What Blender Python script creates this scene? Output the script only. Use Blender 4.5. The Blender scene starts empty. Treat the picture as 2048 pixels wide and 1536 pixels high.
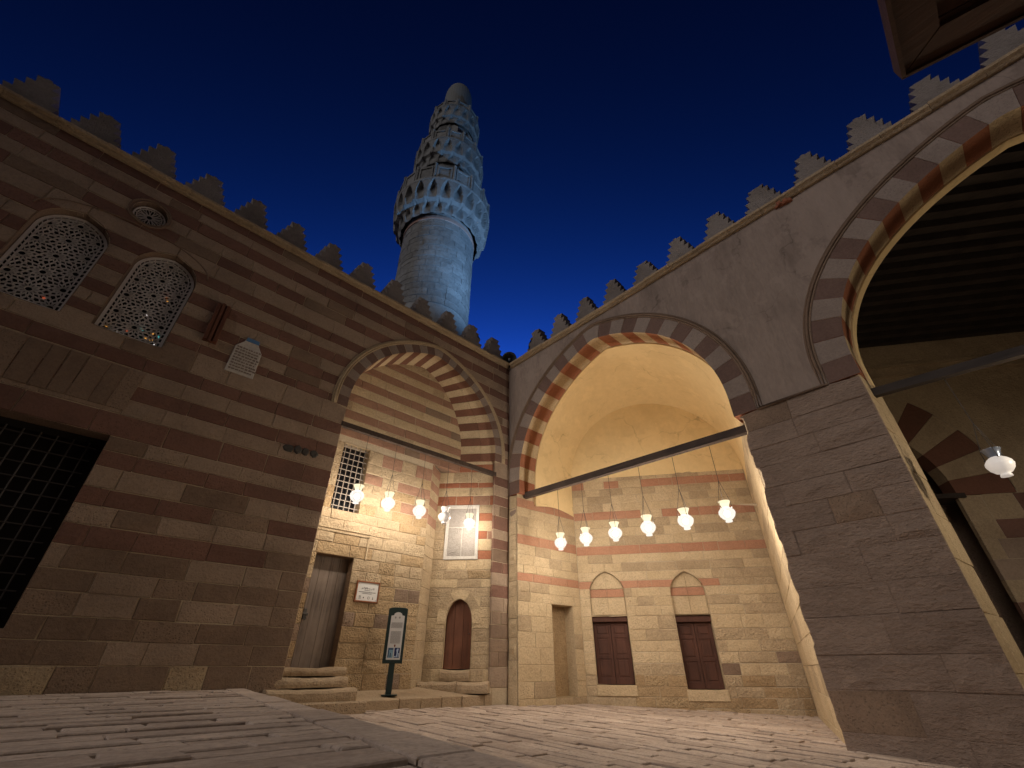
import bpy, math, random
from mathutils import Vector, noise as mnoise
random.seed(7)
R = math.radians
SC = bpy.context.scene
COL = SC.collection

# ------------------------------------------------------------------ camera
CAMP = Vector((0, 0, 0.659))
TH, AZ = math.atan2(568, 874), R(46.65)
cd = bpy.data.cameras.new('camera'); cam = bpy.data.objects.new('camera', cd); COL.objects.link(cam)
cam.location = CAMP
cam.rotation_euler = (R(90) + TH, 0, AZ - R(90))
cd.sensor_width = 36; cd.lens = 874 / 2048 * 36; cd.clip_start = 0.05; cd.clip_end = 500
SC.camera = cam

# ------------------------------------------------------------------ world, sun, exposure
SUN_AZ = R(48)          # where the last twilight is: behind the corner of the court
W = bpy.data.worlds.new('World'); SC.world = W; W.use_nodes = True
nt = W.node_tree; nt.nodes.clear()
sky = nt.nodes.new('ShaderNodeTexSky'); sky.sky_type = 'NISHITA'; sky.sun_disc = False
sky.sun_elevation = R(-6); sky.sun_rotation = R(90) - SUN_AZ
sky.air_density = 1.0; sky.dust_density = 0.0; sky.ozone_density = 4.0
def wnode(t, **kw):
    n = nt.nodes.new(t)
    for k, v in kw.items(): setattr(n, k, v)
    return n
sep = wnode('ShaderNodeSeparateColor'); sc_ = wnode('ShaderNodeMath', operation='MULTIPLY'); sc_.inputs[1].default_value = 362
cl = wnode('ShaderNodeMath', operation='MINIMUM'); cl.inputs[1].default_value = 1.35          # the town's haze hides the horizon glow
gm = wnode('ShaderNodeMath', operation='POWER'); gm.inputs[1].default_value = 1.85            # deep twilight blue, falling off to the zenith
tn = wnode('ShaderNodeVectorMath', operation='SCALE'); tn.inputs[0].default_value = (.019, .134, 1.0)
bg = nt.nodes.new('ShaderNodeBackground'); bg.inputs['Strength'].default_value = 0.085
wo = nt.nodes.new('ShaderNodeOutputWorld')
L_ = nt.links.new
L_(sky.outputs[0], sep.inputs[0]); L_(sep.outputs['Blue'], sc_.inputs[0]); L_(sc_.outputs[0], cl.inputs[0]); L_(cl.outputs[0], gm.inputs[0])
L_(gm.outputs[0], tn.inputs['Scale']); L_(tn.outputs[0], bg.inputs['Color']); L_(bg.outputs[0], wo.inputs['Surface'])

sl = bpy.data.lights.new('sun', 'SUN'); sun = bpy.data.objects.new('sun', sl); COL.objects.link(sun)
sl.energy = 0.30; sl.angle = R(45); sl.color = (1.0, 0.91, 0.86)
sun.rotation_euler = Vector((.84, .06, -.54)).to_track_quat('-Z', 'Y').to_euler()      # weak wide fill added from behind the camera to brighten pier and terrace
sun.location = (-5, -5, 20)

SC.view_settings.view_transform = 'Standard'; SC.view_settings.look = 'None'
SC.view_settings.exposure = 1.5; SC.view_settings.gamma = 1.0
SC.view_settings.use_curve_mapping = False
SC.cycles.use_denoising = True
SC.cycles.max_bounces = 6; SC.cycles.diffuse_bounces = 3; SC.cycles.transparent_max_bounces = 8
SC.cycles.use_adaptive_sampling = True; SC.cycles.adaptive_threshold = 0.02
SC.cycles.sample_clamp_indirect = 4.0

# ------------------------------------------------------------------ helpers
def mesh_obj(name, verts, faces, mat=None, parent=None, rnd=None, smooth=False, mats=None, midx=None):
    """verts are WORLD coordinates; they are stored relative to the parent chain's origin"""
    off = Vector((0, 0, 0)); p = parent
    while p is not None:
        off += p.location; p = p.parent
    me = bpy.data.meshes.new(name)
    me.from_pydata([(v[0] - off.x, v[1] - off.y, v[2] - off.z) for v in verts], [], faces)
    for m in (mats or [mat]):
        if m is not None: me.materials.append(m)
    if midx: me.polygons.foreach_set('material_index', midx)
    at = me.attributes.new('rnd', 'FLOAT', 'FACE')
    if rnd is None: rnd = random.random()
    at.data.foreach_set('value', rnd if isinstance(rnd, list) else [rnd] * len(me.polygons))
    if smooth: me.polygons.foreach_set('use_smooth', [True] * len(me.polygons))
    me.update()
    o = bpy.data.objects.new(name, me); COL.objects.link(o)
    if parent is not None: o.parent = parent
    return o

def thing(name, label, cat, loc=(0, 0, 0), group=None):
    o = bpy.data.objects.new(name, None); COL.objects.link(o); o.location = loc
    o.empty_display_size = 0.1
    o['label'] = label; o['category'] = cat
    if group: o['group'] = group
    return o

def structure(o, label=None):
    o['kind'] = 'structure'
    if label: o['label'] = label
    return o

class MB:
    """mesh collector in world coordinates"""
    def __init__(s): s.v = []; s.f = []; s.r = []
    def add(s, vs, fs, r=None):
        b = len(s.v); s.v += [tuple(x) for x in vs]; s.f += [tuple(i + b for i in f) for f in fs]
        s.r += [random.random() if r is None else r] * len(fs)
    def box(s, x0, x1, y0, y1, z0, z1, r=None):
        s.add([(x0,y0,z0),(x1,y0,z0),(x1,y1,z0),(x0,y1,z0),(x0,y0,z1),(x1,y0,z1),(x1,y1,z1),(x0,y1,z1)],
              [(0,3,2,1),(4,5,6,7),(0,1,5,4),(1,2,6,5),(2,3,7,6),(3,0,4,7)], r)
    def bar(s, a, b, w, h, up=(0, 0, 1), r=None):
        a, b = Vector(a), Vector(b); t = (b - a).normalized(); up = Vector(up)
        sd = t.cross(up)
        if sd.length < 1e-4: sd = t.cross(Vector((1, 0, 0)))
        sd.normalize(); u2 = sd.cross(t)
        vs = []
        for p in (a, b):
            for i, j in ((-1,-1),(1,-1),(1,1),(-1,1)): vs.append(p + sd * (i * w / 2) + u2 * (j * h / 2))
        s.add(vs, [(0,3,2,1),(4,5,6,7),(0,1,5,4),(1,2,6,5),(2,3,7,6),(3,0,4,7)], r)
    def tube(s, pts, rad, n=8, r=None, closed=False):
        vs, fs = [], []
        P = [Vector(p) for p in pts]
        for i, p in enumerate(P):
            t = (P[min(i + 1, len(P) - 1)] - P[max(i - 1, 0)]).normalized()
            a = t.cross(Vector((0.13, 0.31, 0.94))).normalized(); b = t.cross(a)
            rr = rad[i] if isinstance(rad, (list, tuple)) else rad
            for k in range(n): vs.append(p + a * (rr * math.cos(2*math.pi*k/n)) + b * (rr * math.sin(2*math.pi*k/n)))
        for i in range(len(P) - 1):
            for k in range(n): fs.append((i*n+k, i*n+(k+1)%n, (i+1)*n+(k+1)%n, (i+1)*n+k))
        fs.append(tuple(range(n))[::-1]); fs.append(tuple((len(P)-1)*n+k for k in range(n)))
        s.add(vs, fs, r)
    def lathe(s, c, prof, n=24, r=None, cap=True):
        vs, fs = [], []
        for (rr, z) in prof:
            for k in range(n):
                a = 2*math.pi*k/n; vs.append((c[0]+rr*math.cos(a), c[1]+rr*math.sin(a), c[2]+z))
        for i in range(len(prof) - 1):
            for k in range(n): fs.append((i*n+k, i*n+(k+1)%n, (i+1)*n+(k+1)%n, (i+1)*n+k))
        if cap:
            fs.append(tuple(range(n))[::-1]); fs.append(tuple((len(prof)-1)*n+k for k in range(n)))
        s.add(vs, fs, r)
    def build(s, name, mat, parent=None, smooth=False):
        return mesh_obj(name, s.v, s.f, mat, parent, rnd=list(s.r), smooth=smooth)

class Frame:
    """vertical plane: origin P, horizontal direction d; n points at the viewer's side"""
    def __init__(s, P, d, n):
        s.P = Vector((P[0], P[1], 0)); s.d = Vector((d[0], d[1], 0)).normalized()
        nn = Vector((s.d.y, -s.d.x, 0)); s.flip = nn.dot(Vector((n[0], n[1], 0))) < 0
        s.n = -nn if s.flip else nn
    def __call__(s, u, z, dep=0.0):
        p = s.P + s.d * u + s.n * dep; return (p.x, p.y, z)
    def faces(s, fs): return [tuple(reversed(f)) for f in fs] if s.flip else fs

def prism(fr, poly, d0, d1, inset=0.0, mid=None, grid=None):
    """poly in (u,z) counter-clockwise -> verts, faces from depth d0 (back) to d1 (front), chamfered"""
    n = len(poly); vs = []
    vs += [fr(u, z, d0) for u, z in poly]
    if inset > 0:
        vs += [fr(u, z, d1 - inset) for u, z in poly]
        q = offset_poly(poly, inset)
        vs += [fr(u, z, d1) for u, z in q]; rings = 3
    else:
        vs += [fr(u, z, d1) for u, z in poly]; rings = 2
    fs = []
    for k in range(rings - 1):
        for i in range(n): fs.append((k*n+i, k*n+(i+1)%n, (k+1)*n+(i+1)%n, (k+1)*n+i))
    top = [(rings-1)*n+i for i in range(n)]
    if mid is not None and n == 4:
        cu = sum(p[0] for p in poly)/n; cz = sum(p[1] for p in poly)/n
        vs.append(fr(cu + random.uniform(-.2,.2)*(poly[1][0]-poly[0][0]), cz, d1 + mid)); c = len(vs) - 1
        for i in range(n): fs.append((top[i], top[(i+1)%n], c))
    elif grid is not None and n == 4:
        nx, ny, amp = grid; off = random.uniform(0, 99); b0 = len(vs); q = offset_poly(poly, inset)
        for j in range(ny+1):
            for i in range(nx+1):
                a_, b_ = i/nx, j/ny
                u = (q[0][0]*(1-a_)+q[1][0]*a_)*(1-b_) + (q[3][0]*(1-a_)+q[2][0]*a_)*b_
                z = (q[0][1]*(1-a_)+q[1][1]*a_)*(1-b_) + (q[3][1]*(1-a_)+q[2][1]*a_)*b_
                e = 0 if i in (0, nx) or j in (0, ny) else amp*(.35 + mnoise.noise(Vector((u*3+off, z*5, off))) + .5*mnoise.noise(Vector((u*9+off, z*14, off))))
                vs.append(fr(u, z, d1 + e))
        for j in range(ny):
            for i in range(nx): fs.append((b0+j*(nx+1)+i, b0+j*(nx+1)+i+1, b0+(j+1)*(nx+1)+i+1, b0+(j+1)*(nx+1)+i))
    else: fs.append(tuple(top))
    return vs, fr.faces(fs)

def offset_poly(poly, g):
    n = len(poly); out = []
    for i in range(n):
        a, b, c = Vector(poly[i-1]), Vector(poly[i]), Vector(poly[(i+1) % n])
        e1 = (b - a); e2 = (c - b)
        if e1.length < 1e-6 or e2.length < 1e-6: out.append(tuple(b)); continue
        e1.normalize(); e2.normalize()
        n1 = Vector((-e1.y, e1.x)); n2 = Vector((-e2.y, e2.x)); m = n1 + n2
        k = m.dot(n1)
        m = m / k if abs(k) > .35 else n1
        out.append((b.x + m.x * g, b.y + m.y * g))
    return out

def area2(poly):
    return sum(poly[i-1][0]*poly[i][1] - poly[i][0]*poly[i-1][1] for i in range(len(poly))) / 2

class Opening:
    def __init__(s, z0, z1, fl, fr_): s.z0, s.z1, s.fl, s.fr = z0, z1, fl, fr_
    def L(s, z): return s.fl(z) if s.z0 - 1e-6 <= z <= s.z1 + 1e-6 else (s.fl(min(max(z, s.z0), s.z1)) + s.fr(min(max(z, s.z0), s.z1))) / 2
    def Rr(s, z): return s.fr(z) if s.z0 - 1e-6 <= z <= s.z1 + 1e-6 else s.L(z)
def rect_open(u0, u1, z0, z1): return Opening(z0, z1, lambda z: u0, lambda z: u1)

def interp(tab, z):
    if z <= tab[0][0]: return tab[0][1]
    for i in range(len(tab) - 1):
        if z <= tab[i+1][0]:
            a, b = tab[i], tab[i+1]
            return a[1] + (b[1]-a[1]) * (z-a[0]) / max(b[0]-a[0], 1e-9)
    return tab[-1][1]

class Arch:
    """stilted, slightly pointed arch: centre c, half span a, foot z0, springing zs, rise h, point p"""
    def __init__(s, c, a, z0, zs, h, p, n=28):
        s.c, s.a, s.z0 = c, a, z0
        half = []
        for i in range(n + 1):
            t = math.pi/2 * i/n
            dx = a * math.cos(t); x = dx / a
            half.append((dx, zs + h * math.sin(t) + p * (1 - x)**2))
        half = [(a, z0)] + half
        s.half = half                           # right half foot->apex as (dx,z)
        s.pts = [(c + dx, z) for dx, z in half] + [(c - dx, z) for dx, z in reversed(half[:-1])]  # right foot -> apex -> left foot
    def offset(s, g):
        P = s.pts; out = []
        for i, p in enumerate(P):
            a = Vector(P[max(i-1, 0)]); b = Vector(P[min(i+1, len(P)-1)])
            t = (b - a).normalized(); nrm = Vector((t.y, -t.x))
            out.append((p[0] + nrm.x * g, p[1] + nrm.y * g))
        out[0] = (P[0][0] + g, P[0][1]); out[-1] = (P[-1][0] - g, P[-1][1])
        return out
    def opening(s, g, zbot, jamb=None):
        """opening of the wall: outer edge of the ring above the foot, jamb below it"""
        o = s.offset(g); k = len(o) // 2
        rt = sorted((z, u) for u, z in o[:k+1]); lt = sorted((z, u) for u, z in o[k:])
        ztop = max(z for u, z in o)
        jl, jr = (s.c - s.a, s.c + s.a) if jamb is None else jamb
        fl = lambda z: jl if z < s.z0 - 1e-4 else interp(lt, z)
        fr_ = lambda z: jr if z < s.z0 - 1e-4 else interp(rt, z)
        return Opening(zbot, ztop, fl, fr_)

def samples(za, zb, op_list):
    """z samples for a block side"""
    return [za + (zb - za) * i / 4 for i in range(5)]

def course_polys(za, zb, u0, u1, ops, lens, phase=None, min_len=.16):
    """cut one course into blocks; returns polygons (u,z) ccw"""
    eps = 1e-4
    zs_full = [za + eps] + [za + (zb-za)*i/9 for i in range(1, 9)] + [zb - eps]
    cur = [o for o in ops if o.z0 < zb - 1e-3 and o.z1 > za + 1e-3]
    cur.sort(key=lambda o: o.L((max(o.z0, za) + min(o.z1, zb)) / 2))
    edges = [('s', u0)]
    spans = []; left = ('s', u0)
    for o in cur: spans.append((left, ('l', o))); left = ('r', o)
    spans.append((left, ('s', u1)))
    def side(e, zs):
        if e[0] == 's': return [(e[1], zs[0]), (e[1], zs[-1])]
        pts = [((e[1].L(z) if e[0] == 'l' else e[1].Rr(z)), z) for z in zs]
        if max(p[0] for p in pts) - min(p[0] for p in pts) < 1e-3: pts = [pts[0], pts[-1]]
        return pts
    out = []
    for a, b in spans:
        A = side(a, zs_full); B = side(b, zs_full)
        lo = max(p[0] for p in A); hi = min(p[0] for p in B)
        if hi - lo < .02:
            poly = [A[0]] + B + A[::-1][:-1]
            if area2(poly) > .004: out.append(poly)
            continue
        cuts = []; u = lo - (random.random() if phase is None else phase) * lens[0]
        while True:
            u += random.uniform(*lens)
            if u > hi - min_len: break
            if u > lo + min_len: cuts.append(u)
        prev = A
        for c in cuts:
            nx = [(c + random.uniform(-.008, .008), za + eps), (c + random.uniform(-.008, .008), zb - eps)]
            out.append([prev[0]] + nx + prev[::-1][:-1]); prev = nx
        out.append([prev[0]] + B + prev[::-1][:-1])
    return out

def visible_score(fr, poly):
    cu = sum(p[0] for p in poly)/len(poly); cz = sum(p[1] for p in poly)/len(poly)
    p = Vector(fr(cu, cz)) - CAMP; dist = p.length
    f = Vector((math.cos(AZ)*math.cos(TH), math.sin(AZ)*math.cos(TH), math.sin(TH)))
    zc = p.dot(f)
    if zc < .1: return 0
    rt = Vector((math.sin(AZ), -math.cos(AZ), 0)); up = rt.cross(f)
    if abs(p.dot(rt)/zc) > 1.2 or abs(p.dot(up)/zc) > .93: return 0
    return abs(area2(poly)) * abs(p.normalized().dot(fr.n)) / dist**2

def stone_wall(parent, fr, zs, u0, u1, ops, matfn, lens=(.4, .8), gap=.008, depth=.12, proud=.006,
               limit=290, name='stone_block', lens_fn=None, jit=.004, pillow=.006, rough=None):
    """courses of separate stones on a frame"""
    items = []
    for k in range(len(zs) - 1):
        za, zb = zs[k], zs[k+1]
        L = lens_fn(k) if lens_fn else lens
        for poly in course_polys(za, zb, u0, u1, ops, L):
            q = offset_poly(poly, gap / 2)
            q = [(u + random.uniform(-jit, jit), z + random.uniform(-jit, jit)) for u, z in q]
            if area2(q) < .003: continue
            items.append((visible_score(fr, q), q, matfn(k, (za+zb)/2, sum(p[0] for p in q)/len(q))))
    items.sort(key=lambda t: -t[0])
    rest = {}
    for i, (sc, q, m) in enumerate(items):
        pr = random.uniform(-.4*proud, proud)
        vs, fs = prism(fr, q, -depth, pr, inset=random.uniform(.004, .011), mid=None if rough and sc > 0 else (random.uniform(-.2, 1)*pillow if pillow else None), grid=rough if rough and sc > 0 else None)
        if i < limit and sc > 0:
            mesh_obj(name, vs, fs, m, parent)
        else:
            rest.setdefault(m.name, (m, MB()))[1].add(vs, fs, random.random())
    if rest:
        V, F, RR, MI, MM = [], [], [], [], []
        for j, (m, mb) in enumerate(rest.values()):
            b = len(V); V += mb.v; F += [tuple(i+b for i in f) for f in mb.f]; RR += mb.r
            MI += [j]*len(mb.f); MM.append(m)
        o = mesh_obj('stone_courses', V, F, None, parent, rnd=RR, mats=MM, midx=MI); o['kind'] = 'stuff'

def sheet(parent, fr, zs, u0, u1, ops, mat, dep=-.009, name='wall_core', thick=0.0):
    mb = MB()
    fine = []
    for k in range(len(zs) - 1):
        n = max(1, int((zs[k+1]-zs[k]) / .12))
        fine += [zs[k] + (zs[k+1]-zs[k]) * i / n for i in range(n)]
    fine.append(zs[-1])
    extra = []
    for o in ops: extra += [o.z0, o.z1]
    fine = sorted(set([round(z, 4) for z in fine + [e for e in extra if zs[0] < e < zs[-1]]]))
    for k in range(len(fine) - 1):
        za, zb = fine[k], fine[k+1]; e = 1e-5
        cur = sorted([o for o in ops if o.z0 <= za + 1e-4 and o.z1 >= zb - 1e-4], key=lambda o: o.L((za+zb)/2))
        left = ((u0, u0)); spans = []
        for o in cur: spans.append((left, (o.L(za+e), o.L(zb-e)))); left = (o.Rr(za+e), o.Rr(zb-e))
        spans.append((left, (u1, u1)))
        for A, B in spans:
            if B[0] - A[0] < 1e-4 and B[1] - A[1] < 1e-4: continue
            vs = [fr(A[0], za, dep), fr(B[0], za, dep), fr(B[1], zb, dep), fr(A[1], zb, dep)]
            mb.add(vs, fr.faces([(0,1,2,3)]), .5)
    return mb.build(name, mat, parent)

def loft(curves, mat, name, parent, smooth=True, r=None, rev=False):
    vs = [p for c in curves for p in c]; n = len(curves[0]); fs = []
    for i in range(len(curves)-1):
        for k in range(n-1):
            f = (i*n+k, i*n+k+1, (i+1)*n+k+1, (i+1)*n+k)
            fs.append(f[::-1] if rev else f)
    return mesh_obj(name, vs, fs, mat, parent, rnd=r, smooth=smooth)

# ------------------------------------------------------------------ materials
def nd(ntree, t, **kw):
    n = ntree.nodes.new(t)
    for k, v in kw.items():
        if k in n.inputs: n.inputs[k].default_value = v
        else: setattr(n, k, v)
    return n
def base_mat(name, rough=.9, spec=.15):
    m = bpy.data.materials.new(name); m.use_nodes = True
    b = m.node_tree.nodes['Principled BSDF']; b.inputs['Roughness'].default_value = rough
    b.inputs['Specular IOR Level'].default_value = spec
    return m, m.node_tree, b
def ramp(t, a, b, ca=(0,0,0,1), cb=(1,1,1,1)):
    r = t.nodes.new('ShaderNodeValToRGB')
    r.color_ramp.elements[0].position = a; r.color_ramp.elements[1].position = b
    r.color_ramp.elements[0].color = ca; r.color_ramp.elements[1].color = cb
    return r
def mix(t, a, b, fac, mode='MIX'):
    m = t.nodes.new('ShaderNodeMix'); m.data_type = 'RGBA'; m.blend_type = mode
    L = t.links.new
    for key, val in (('Factor', fac), ('A', a), ('B', b)):
        s = [i for i in m.inputs if i.name == key and (i.type == ('VALUE' if key == 'Factor' else 'RGBA'))][0]
        if hasattr(val, 'links'): L(val, s)
        elif isinstance(val, tuple): s.default_value = val
        else: s.default_value = val
    return [o for o in m.outputs if o.type == 'RGBA'][0]
def c4(c): return (c[0], c[1], c[2], 1)

def stone(name, a, b, stain, bump=.5, pits=.5, scale=(1, 1, 1), fine=26, rough=.92, dirt=.5, mott=.45, grain=.4, cracks=0.0):
    m, t, bs = base_mat(name, rough); L = t.links.new
    geo = t.nodes.new('ShaderNodeNewGeometry'); at = t.nodes.new('ShaderNodeAttribute'); at.attribute_name = 'rnd'
    mp = nd(t, 'ShaderNodeMapping'); mp.inputs['Scale'].default_value = scale; L(geo.outputs['Position'], mp.inputs['Vector'])
    v = mp.outputs['Vector']
    # every stone samples its own patch of the pattern
    cm = nd(t, 'ShaderNodeVectorMath', operation='MULTIPLY_ADD'); 
    cmb = t.nodes.new('ShaderNodeCombineXYZ')
    for i in range(3): L(at.outputs['Fac'], cmb.inputs[i])
    L(cmb.outputs[0], cm.inputs[0]); cm.inputs[1].default_value = (37, 19, 53); L(v, cm.inputs[2])
    w = cm.outputs[0]
    n1 = nd(t, 'ShaderNodeTexNoise', Scale=1.1, Detail=4.0, Roughness=.62); L(v, n1.inputs['Vector'])
    n2 = nd(t, 'ShaderNodeTexNoise', Scale=4.5, Detail=4.0, Roughness=.7); L(w, n2.inputs['Vector'])
    n3 = nd(t, 'ShaderNodeTexNoise', Scale=fine, Detail=3.0, Roughness=.75); L(w, n3.inputs['Vector'])
    vo = nd(t, 'ShaderNodeTexVoronoi', Scale=fine*1.1); L(w, vo.inputs['Vector'])
    col = mix(t, c4(a), c4(b), at.outputs['Fac'])
    r2 = ramp(t, .38, .68); L(n2.outputs[0], r2.inputs[0])
    col = mix(t, col, c4([(x+y)*.5*1.18 for x, y in zip(a, b)]), nd_mul(t, r2.outputs[0], mott))
    r1 = ramp(t, .45, .72); L(n1.outputs[0], r1.inputs[0])
    col = mix(t, col, c4(stain), nd_mul(t, r1.outputs[0], dirt))
    r3 = ramp(t, .30, .62, (.6,.6,.6,1), (1.1,1.1,1.1,1)); L(n3.outputs[0], r3.inputs[0])
    col = mix(t, col, r3.outputs[0], grain, 'MULTIPLY')
    if cracks:
        nw = nd(t, 'ShaderNodeTexNoise', Scale=2.2, Detail=4.0); L(geo.outputs['Position'], nw.inputs['Vector'])
        wv = nd(t, 'ShaderNodeVectorMath', operation='MULTIPLY_ADD'); L(nw.outputs['Color'], wv.inputs[0]); wv.inputs[1].default_value = (.7, .7, .7); L(geo.outputs['Position'], wv.inputs[2])
        ve = nd(t, 'ShaderNodeTexVoronoi', feature='DISTANCE_TO_EDGE', Scale=.55); L(wv.outputs[0], ve.inputs['Vector'])
        ce = ramp(t, .004, .012, (1,1,1,1), (0,0,0,1)); L(ve.outputs['Distance'], ce.inputs[0])
        nb = nd(t, 'ShaderNodeTexNoise', Scale=.7, Detail=5.0, Roughness=.7); L(geo.outputs['Position'], nb.inputs['Vector'])
        pb = ramp(t, .54, .57); L(nb.outputs[0], pb.inputs[0])
        cmk = nd(t, 'ShaderNodeMath', operation='MULTIPLY'); L(ce.outputs[0], cmk.inputs[0]); L(r1.outputs[0], cmk.inputs[1])
        col = mix(t, col, c4([min(.9, x*1.16) for x in b]), nd_mul(t, pb.outputs[0], .55*cracks))      # repaired patches
        col = mix(t, col, c4([x*.45 for x in stain]), nd_mul(t, cmk.outputs[0], cracks))
        sp_ = nd(t, 'ShaderNodeTexVoronoi', Scale=9.0); L(wv.outputs[0], sp_.inputs['Vector'])
        sk = ramp(t, .05, .09, (1,1,1,1), (0,0,0,1)); L(sp_.outputs['Distance'], sk.inputs[0])
        skm = nd(t, 'ShaderNodeMath', operation='MULTIPLY'); L(sk.outputs[0], skm.inputs[0]); L(pb.outputs[0], skm.inputs[1])
        col = mix(t, col, c4([x*.5 for x in stain]), nd_mul(t, skm.outputs[0], .7*cracks))              # flaked specks
    # relief: general roughness, with some stones pitted or rough-hewn
    rr = ramp(t, .62, .80); L(at.outputs['Fac'], rr.inputs[0])
    pv = ramp(t, .08, .42); L(vo.outputs['Distance'], pv.inputs[0])
    pm = nd(t, 'ShaderNodeMath', operation='MULTIPLY'); L(pv.outputs[0], pm.inputs[0]); L(rr.outputs[0], pm.inputs[1])
    hole = ramp(t, .10, .26, (1,1,1,1), (0,0,0,1)); L(vo.outputs['Distance'], hole.inputs[0])
    hm = nd(t, 'ShaderNodeMath', operation='MULTIPLY'); L(hole.outputs[0], hm.inputs[0]); L(rr.outputs[0], hm.inputs[1])
    if pits > .4: col = mix(t, col, c4([x*.45 for x in stain]), nd_mul(t, hm.outputs[0], min(.75, pits)))
    L(col, bs.inputs['Base Color'])
    hsum = nd(t, 'ShaderNodeMath', operation='MULTIPLY_ADD'); L(pm.outputs[0], hsum.inputs[0]); hsum.inputs[1].default_value = pits; L(n3.outputs[0], hsum.inputs[2])
    h2 = nd(t, 'ShaderNodeMath', operation='MULTIPLY_ADD'); L(n2.outputs[0], h2.inputs[0]); h2.inputs[1].default_value = 1.6; L(hsum.outputs[0], h2.inputs[2])
    bp = nd(t, 'ShaderNodeBump', Strength=bump, Distance=.03); L(h2.outputs[0], bp.inputs['Height']); L(bp.outputs[0], bs.inputs['Normal'])
    return m
def nd_mul(t, sock, k):
    n = t.nodes.new('ShaderNodeMath'); n.operation = 'MULTIPLY'; n.inputs[1].default_value = k; t.links.new(sock, n.inputs[0]); return n.outputs[0]

def wood(name, a, b, axis='Z', rough=.7, spec=.3, bump=.5):
    m, t, bs = base_mat(name, rough, spec); L = t.links.new
    geo = t.nodes.new('ShaderNodeNewGeometry'); at = t.nodes.new('ShaderNodeAttribute'); at.attribute_name = 'rnd'
    mp = nd(t, 'ShaderNodeMapping'); s = {'X': (1.2, 22, 22), 'Y': (22, 1.2, 22), 'Z': (22, 22, 1.2)}[axis]
    mp.inputs['Scale'].default_value = s; L(geo.outputs['Position'], mp.inputs['Vector'])
    n = nd(t, 'ShaderNodeTexNoise', Scale=1.0, Detail=8.0, Roughness=.65); L(mp.outputs[0], n.inputs['Vector'])
    n1 = nd(t, 'ShaderNodeTexNoise', Scale=2.0, Detail=4.0); L(geo.outputs['Position'], n1.inputs['Vector'])
    r = ramp(t, .32, .7); L(n.outputs[0], r.inputs[0])
    col = mix(t, c4(a), c4(b), r.outputs[0])
    r1 = ramp(t, .4, .7); L(n1.outputs[0], r1.inputs[0])
    col = mix(t, col, c4([x*1.35 for x in b]), nd_mul(t, r1.outputs[0], .6))
    L(col, bs.inputs['Base Color'])
    bp = nd(t, 'ShaderNodeBump', Strength=bump, Distance=.01); L(n.outputs[0], bp.inputs['Height']); L(bp.outputs[0], bs.inputs['Normal'])
    return m
def plain(name, c, rough=.6, spec=.3, metal=0.0, noise=0.0, scale=8):
    m, t, bs = base_mat(name, rough, spec); bs.inputs['Metallic'].default_value = metal
    if noise:
        geo = t.nodes.new('ShaderNodeNewGeometry')
        n = nd(t, 'ShaderNodeTexNoise', Scale=scale, Detail=6.0); t.links.new(geo.outputs['Position'], n.inputs['Vector'])
        col = mix(t, c4([x*(1-noise) for x in c]), c4([min(1, x*(1+noise)) for x in c]), n.outputs[0])
        t.links.new(col, bs.inputs['Base Color'])
    else: bs.inputs['Base Color'].default_value = c4(c)
    return m
def emit(name, c, s):
    m = bpy.data.materials.new(name); m.use_nodes = True; t = m.node_tree; t.nodes.clear()
    e = t.nodes.new('ShaderNodeEmission'); e.inputs[0].default_value = c4(c); e.inputs[1].default_value = s
    o = t.nodes.new('ShaderNodeOutputMaterial'); t.links.new(e.outputs[0], o.inputs[0]); return m

M = {}
M['cream']  = stone('cream limestone', (.42,.315,.20), (.50,.38,.245), (.30,.215,.135), bump=.85, grain=.6, dirt=.6, pits=.6)
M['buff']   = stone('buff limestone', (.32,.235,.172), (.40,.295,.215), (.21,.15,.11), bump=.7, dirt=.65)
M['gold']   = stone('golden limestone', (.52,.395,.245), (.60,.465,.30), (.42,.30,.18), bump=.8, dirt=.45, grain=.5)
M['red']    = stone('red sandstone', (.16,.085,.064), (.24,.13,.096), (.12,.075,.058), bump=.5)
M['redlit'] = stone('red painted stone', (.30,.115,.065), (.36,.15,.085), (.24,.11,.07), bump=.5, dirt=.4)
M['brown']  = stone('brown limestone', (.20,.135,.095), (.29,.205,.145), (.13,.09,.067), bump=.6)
M['pier']   = stone('weathered pier stone', (.26,.190,.148), (.34,.255,.200), (.18,.127,.098), bump=1.0, pits=.22, scale=(1, 1, 2.4), fine=13, mott=.6)
M['greyv']  = stone('shade toned grey voussoir stone', (.27,.215,.18), (.33,.265,.225), (.20,.155,.13), bump=.4)
M['darkv']  = stone('shade toned weathered voussoir stone', (.165,.105,.085), (.20,.13,.105), (.11,.072,.06), bump=.4)  # both front tones are darker than the soffit stones, standing in for shade
M['mortar'] = stone('pale lime mortar', (.46,.37,.26), (.52,.42,.30), (.36,.27,.18), bump=.5, fine=40)
M['plaster'] = stone('grey wall plaster', (.29,.228,.190), (.31,.245,.205), (.19,.146,.122), bump=.45, pits=0, fine=12, scale=(1.5, 1.5, .45), dirt=.85, grain=.3, mott=.5, cracks=.8)
M['vault']  = stone('ochre vault plaster', (.76,.57,.31), (.78,.59,.32), (.68,.49,.25), bump=.12, pits=0, fine=7, dirt=.6, grain=.12, mott=.25, cracks=.55)
M['merlon'] = stone('merlon stone', (.22,.19,.17), (.28,.245,.22), (.15,.128,.113), bump=.7, dirt=.8)
M['paving'] = stone('worn paving stone', (.36,.278,.224), (.56,.45,.37), (.27,.207,.165), bump=.30, pits=.6, fine=20, grain=.6, mott=.6, scale=(1,1,1))
M['joint']  = stone('paving joint earth', (.15,.115,.09), (.17,.13,.10), (.12,.092,.07), bump=.6, pits=0)
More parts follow.
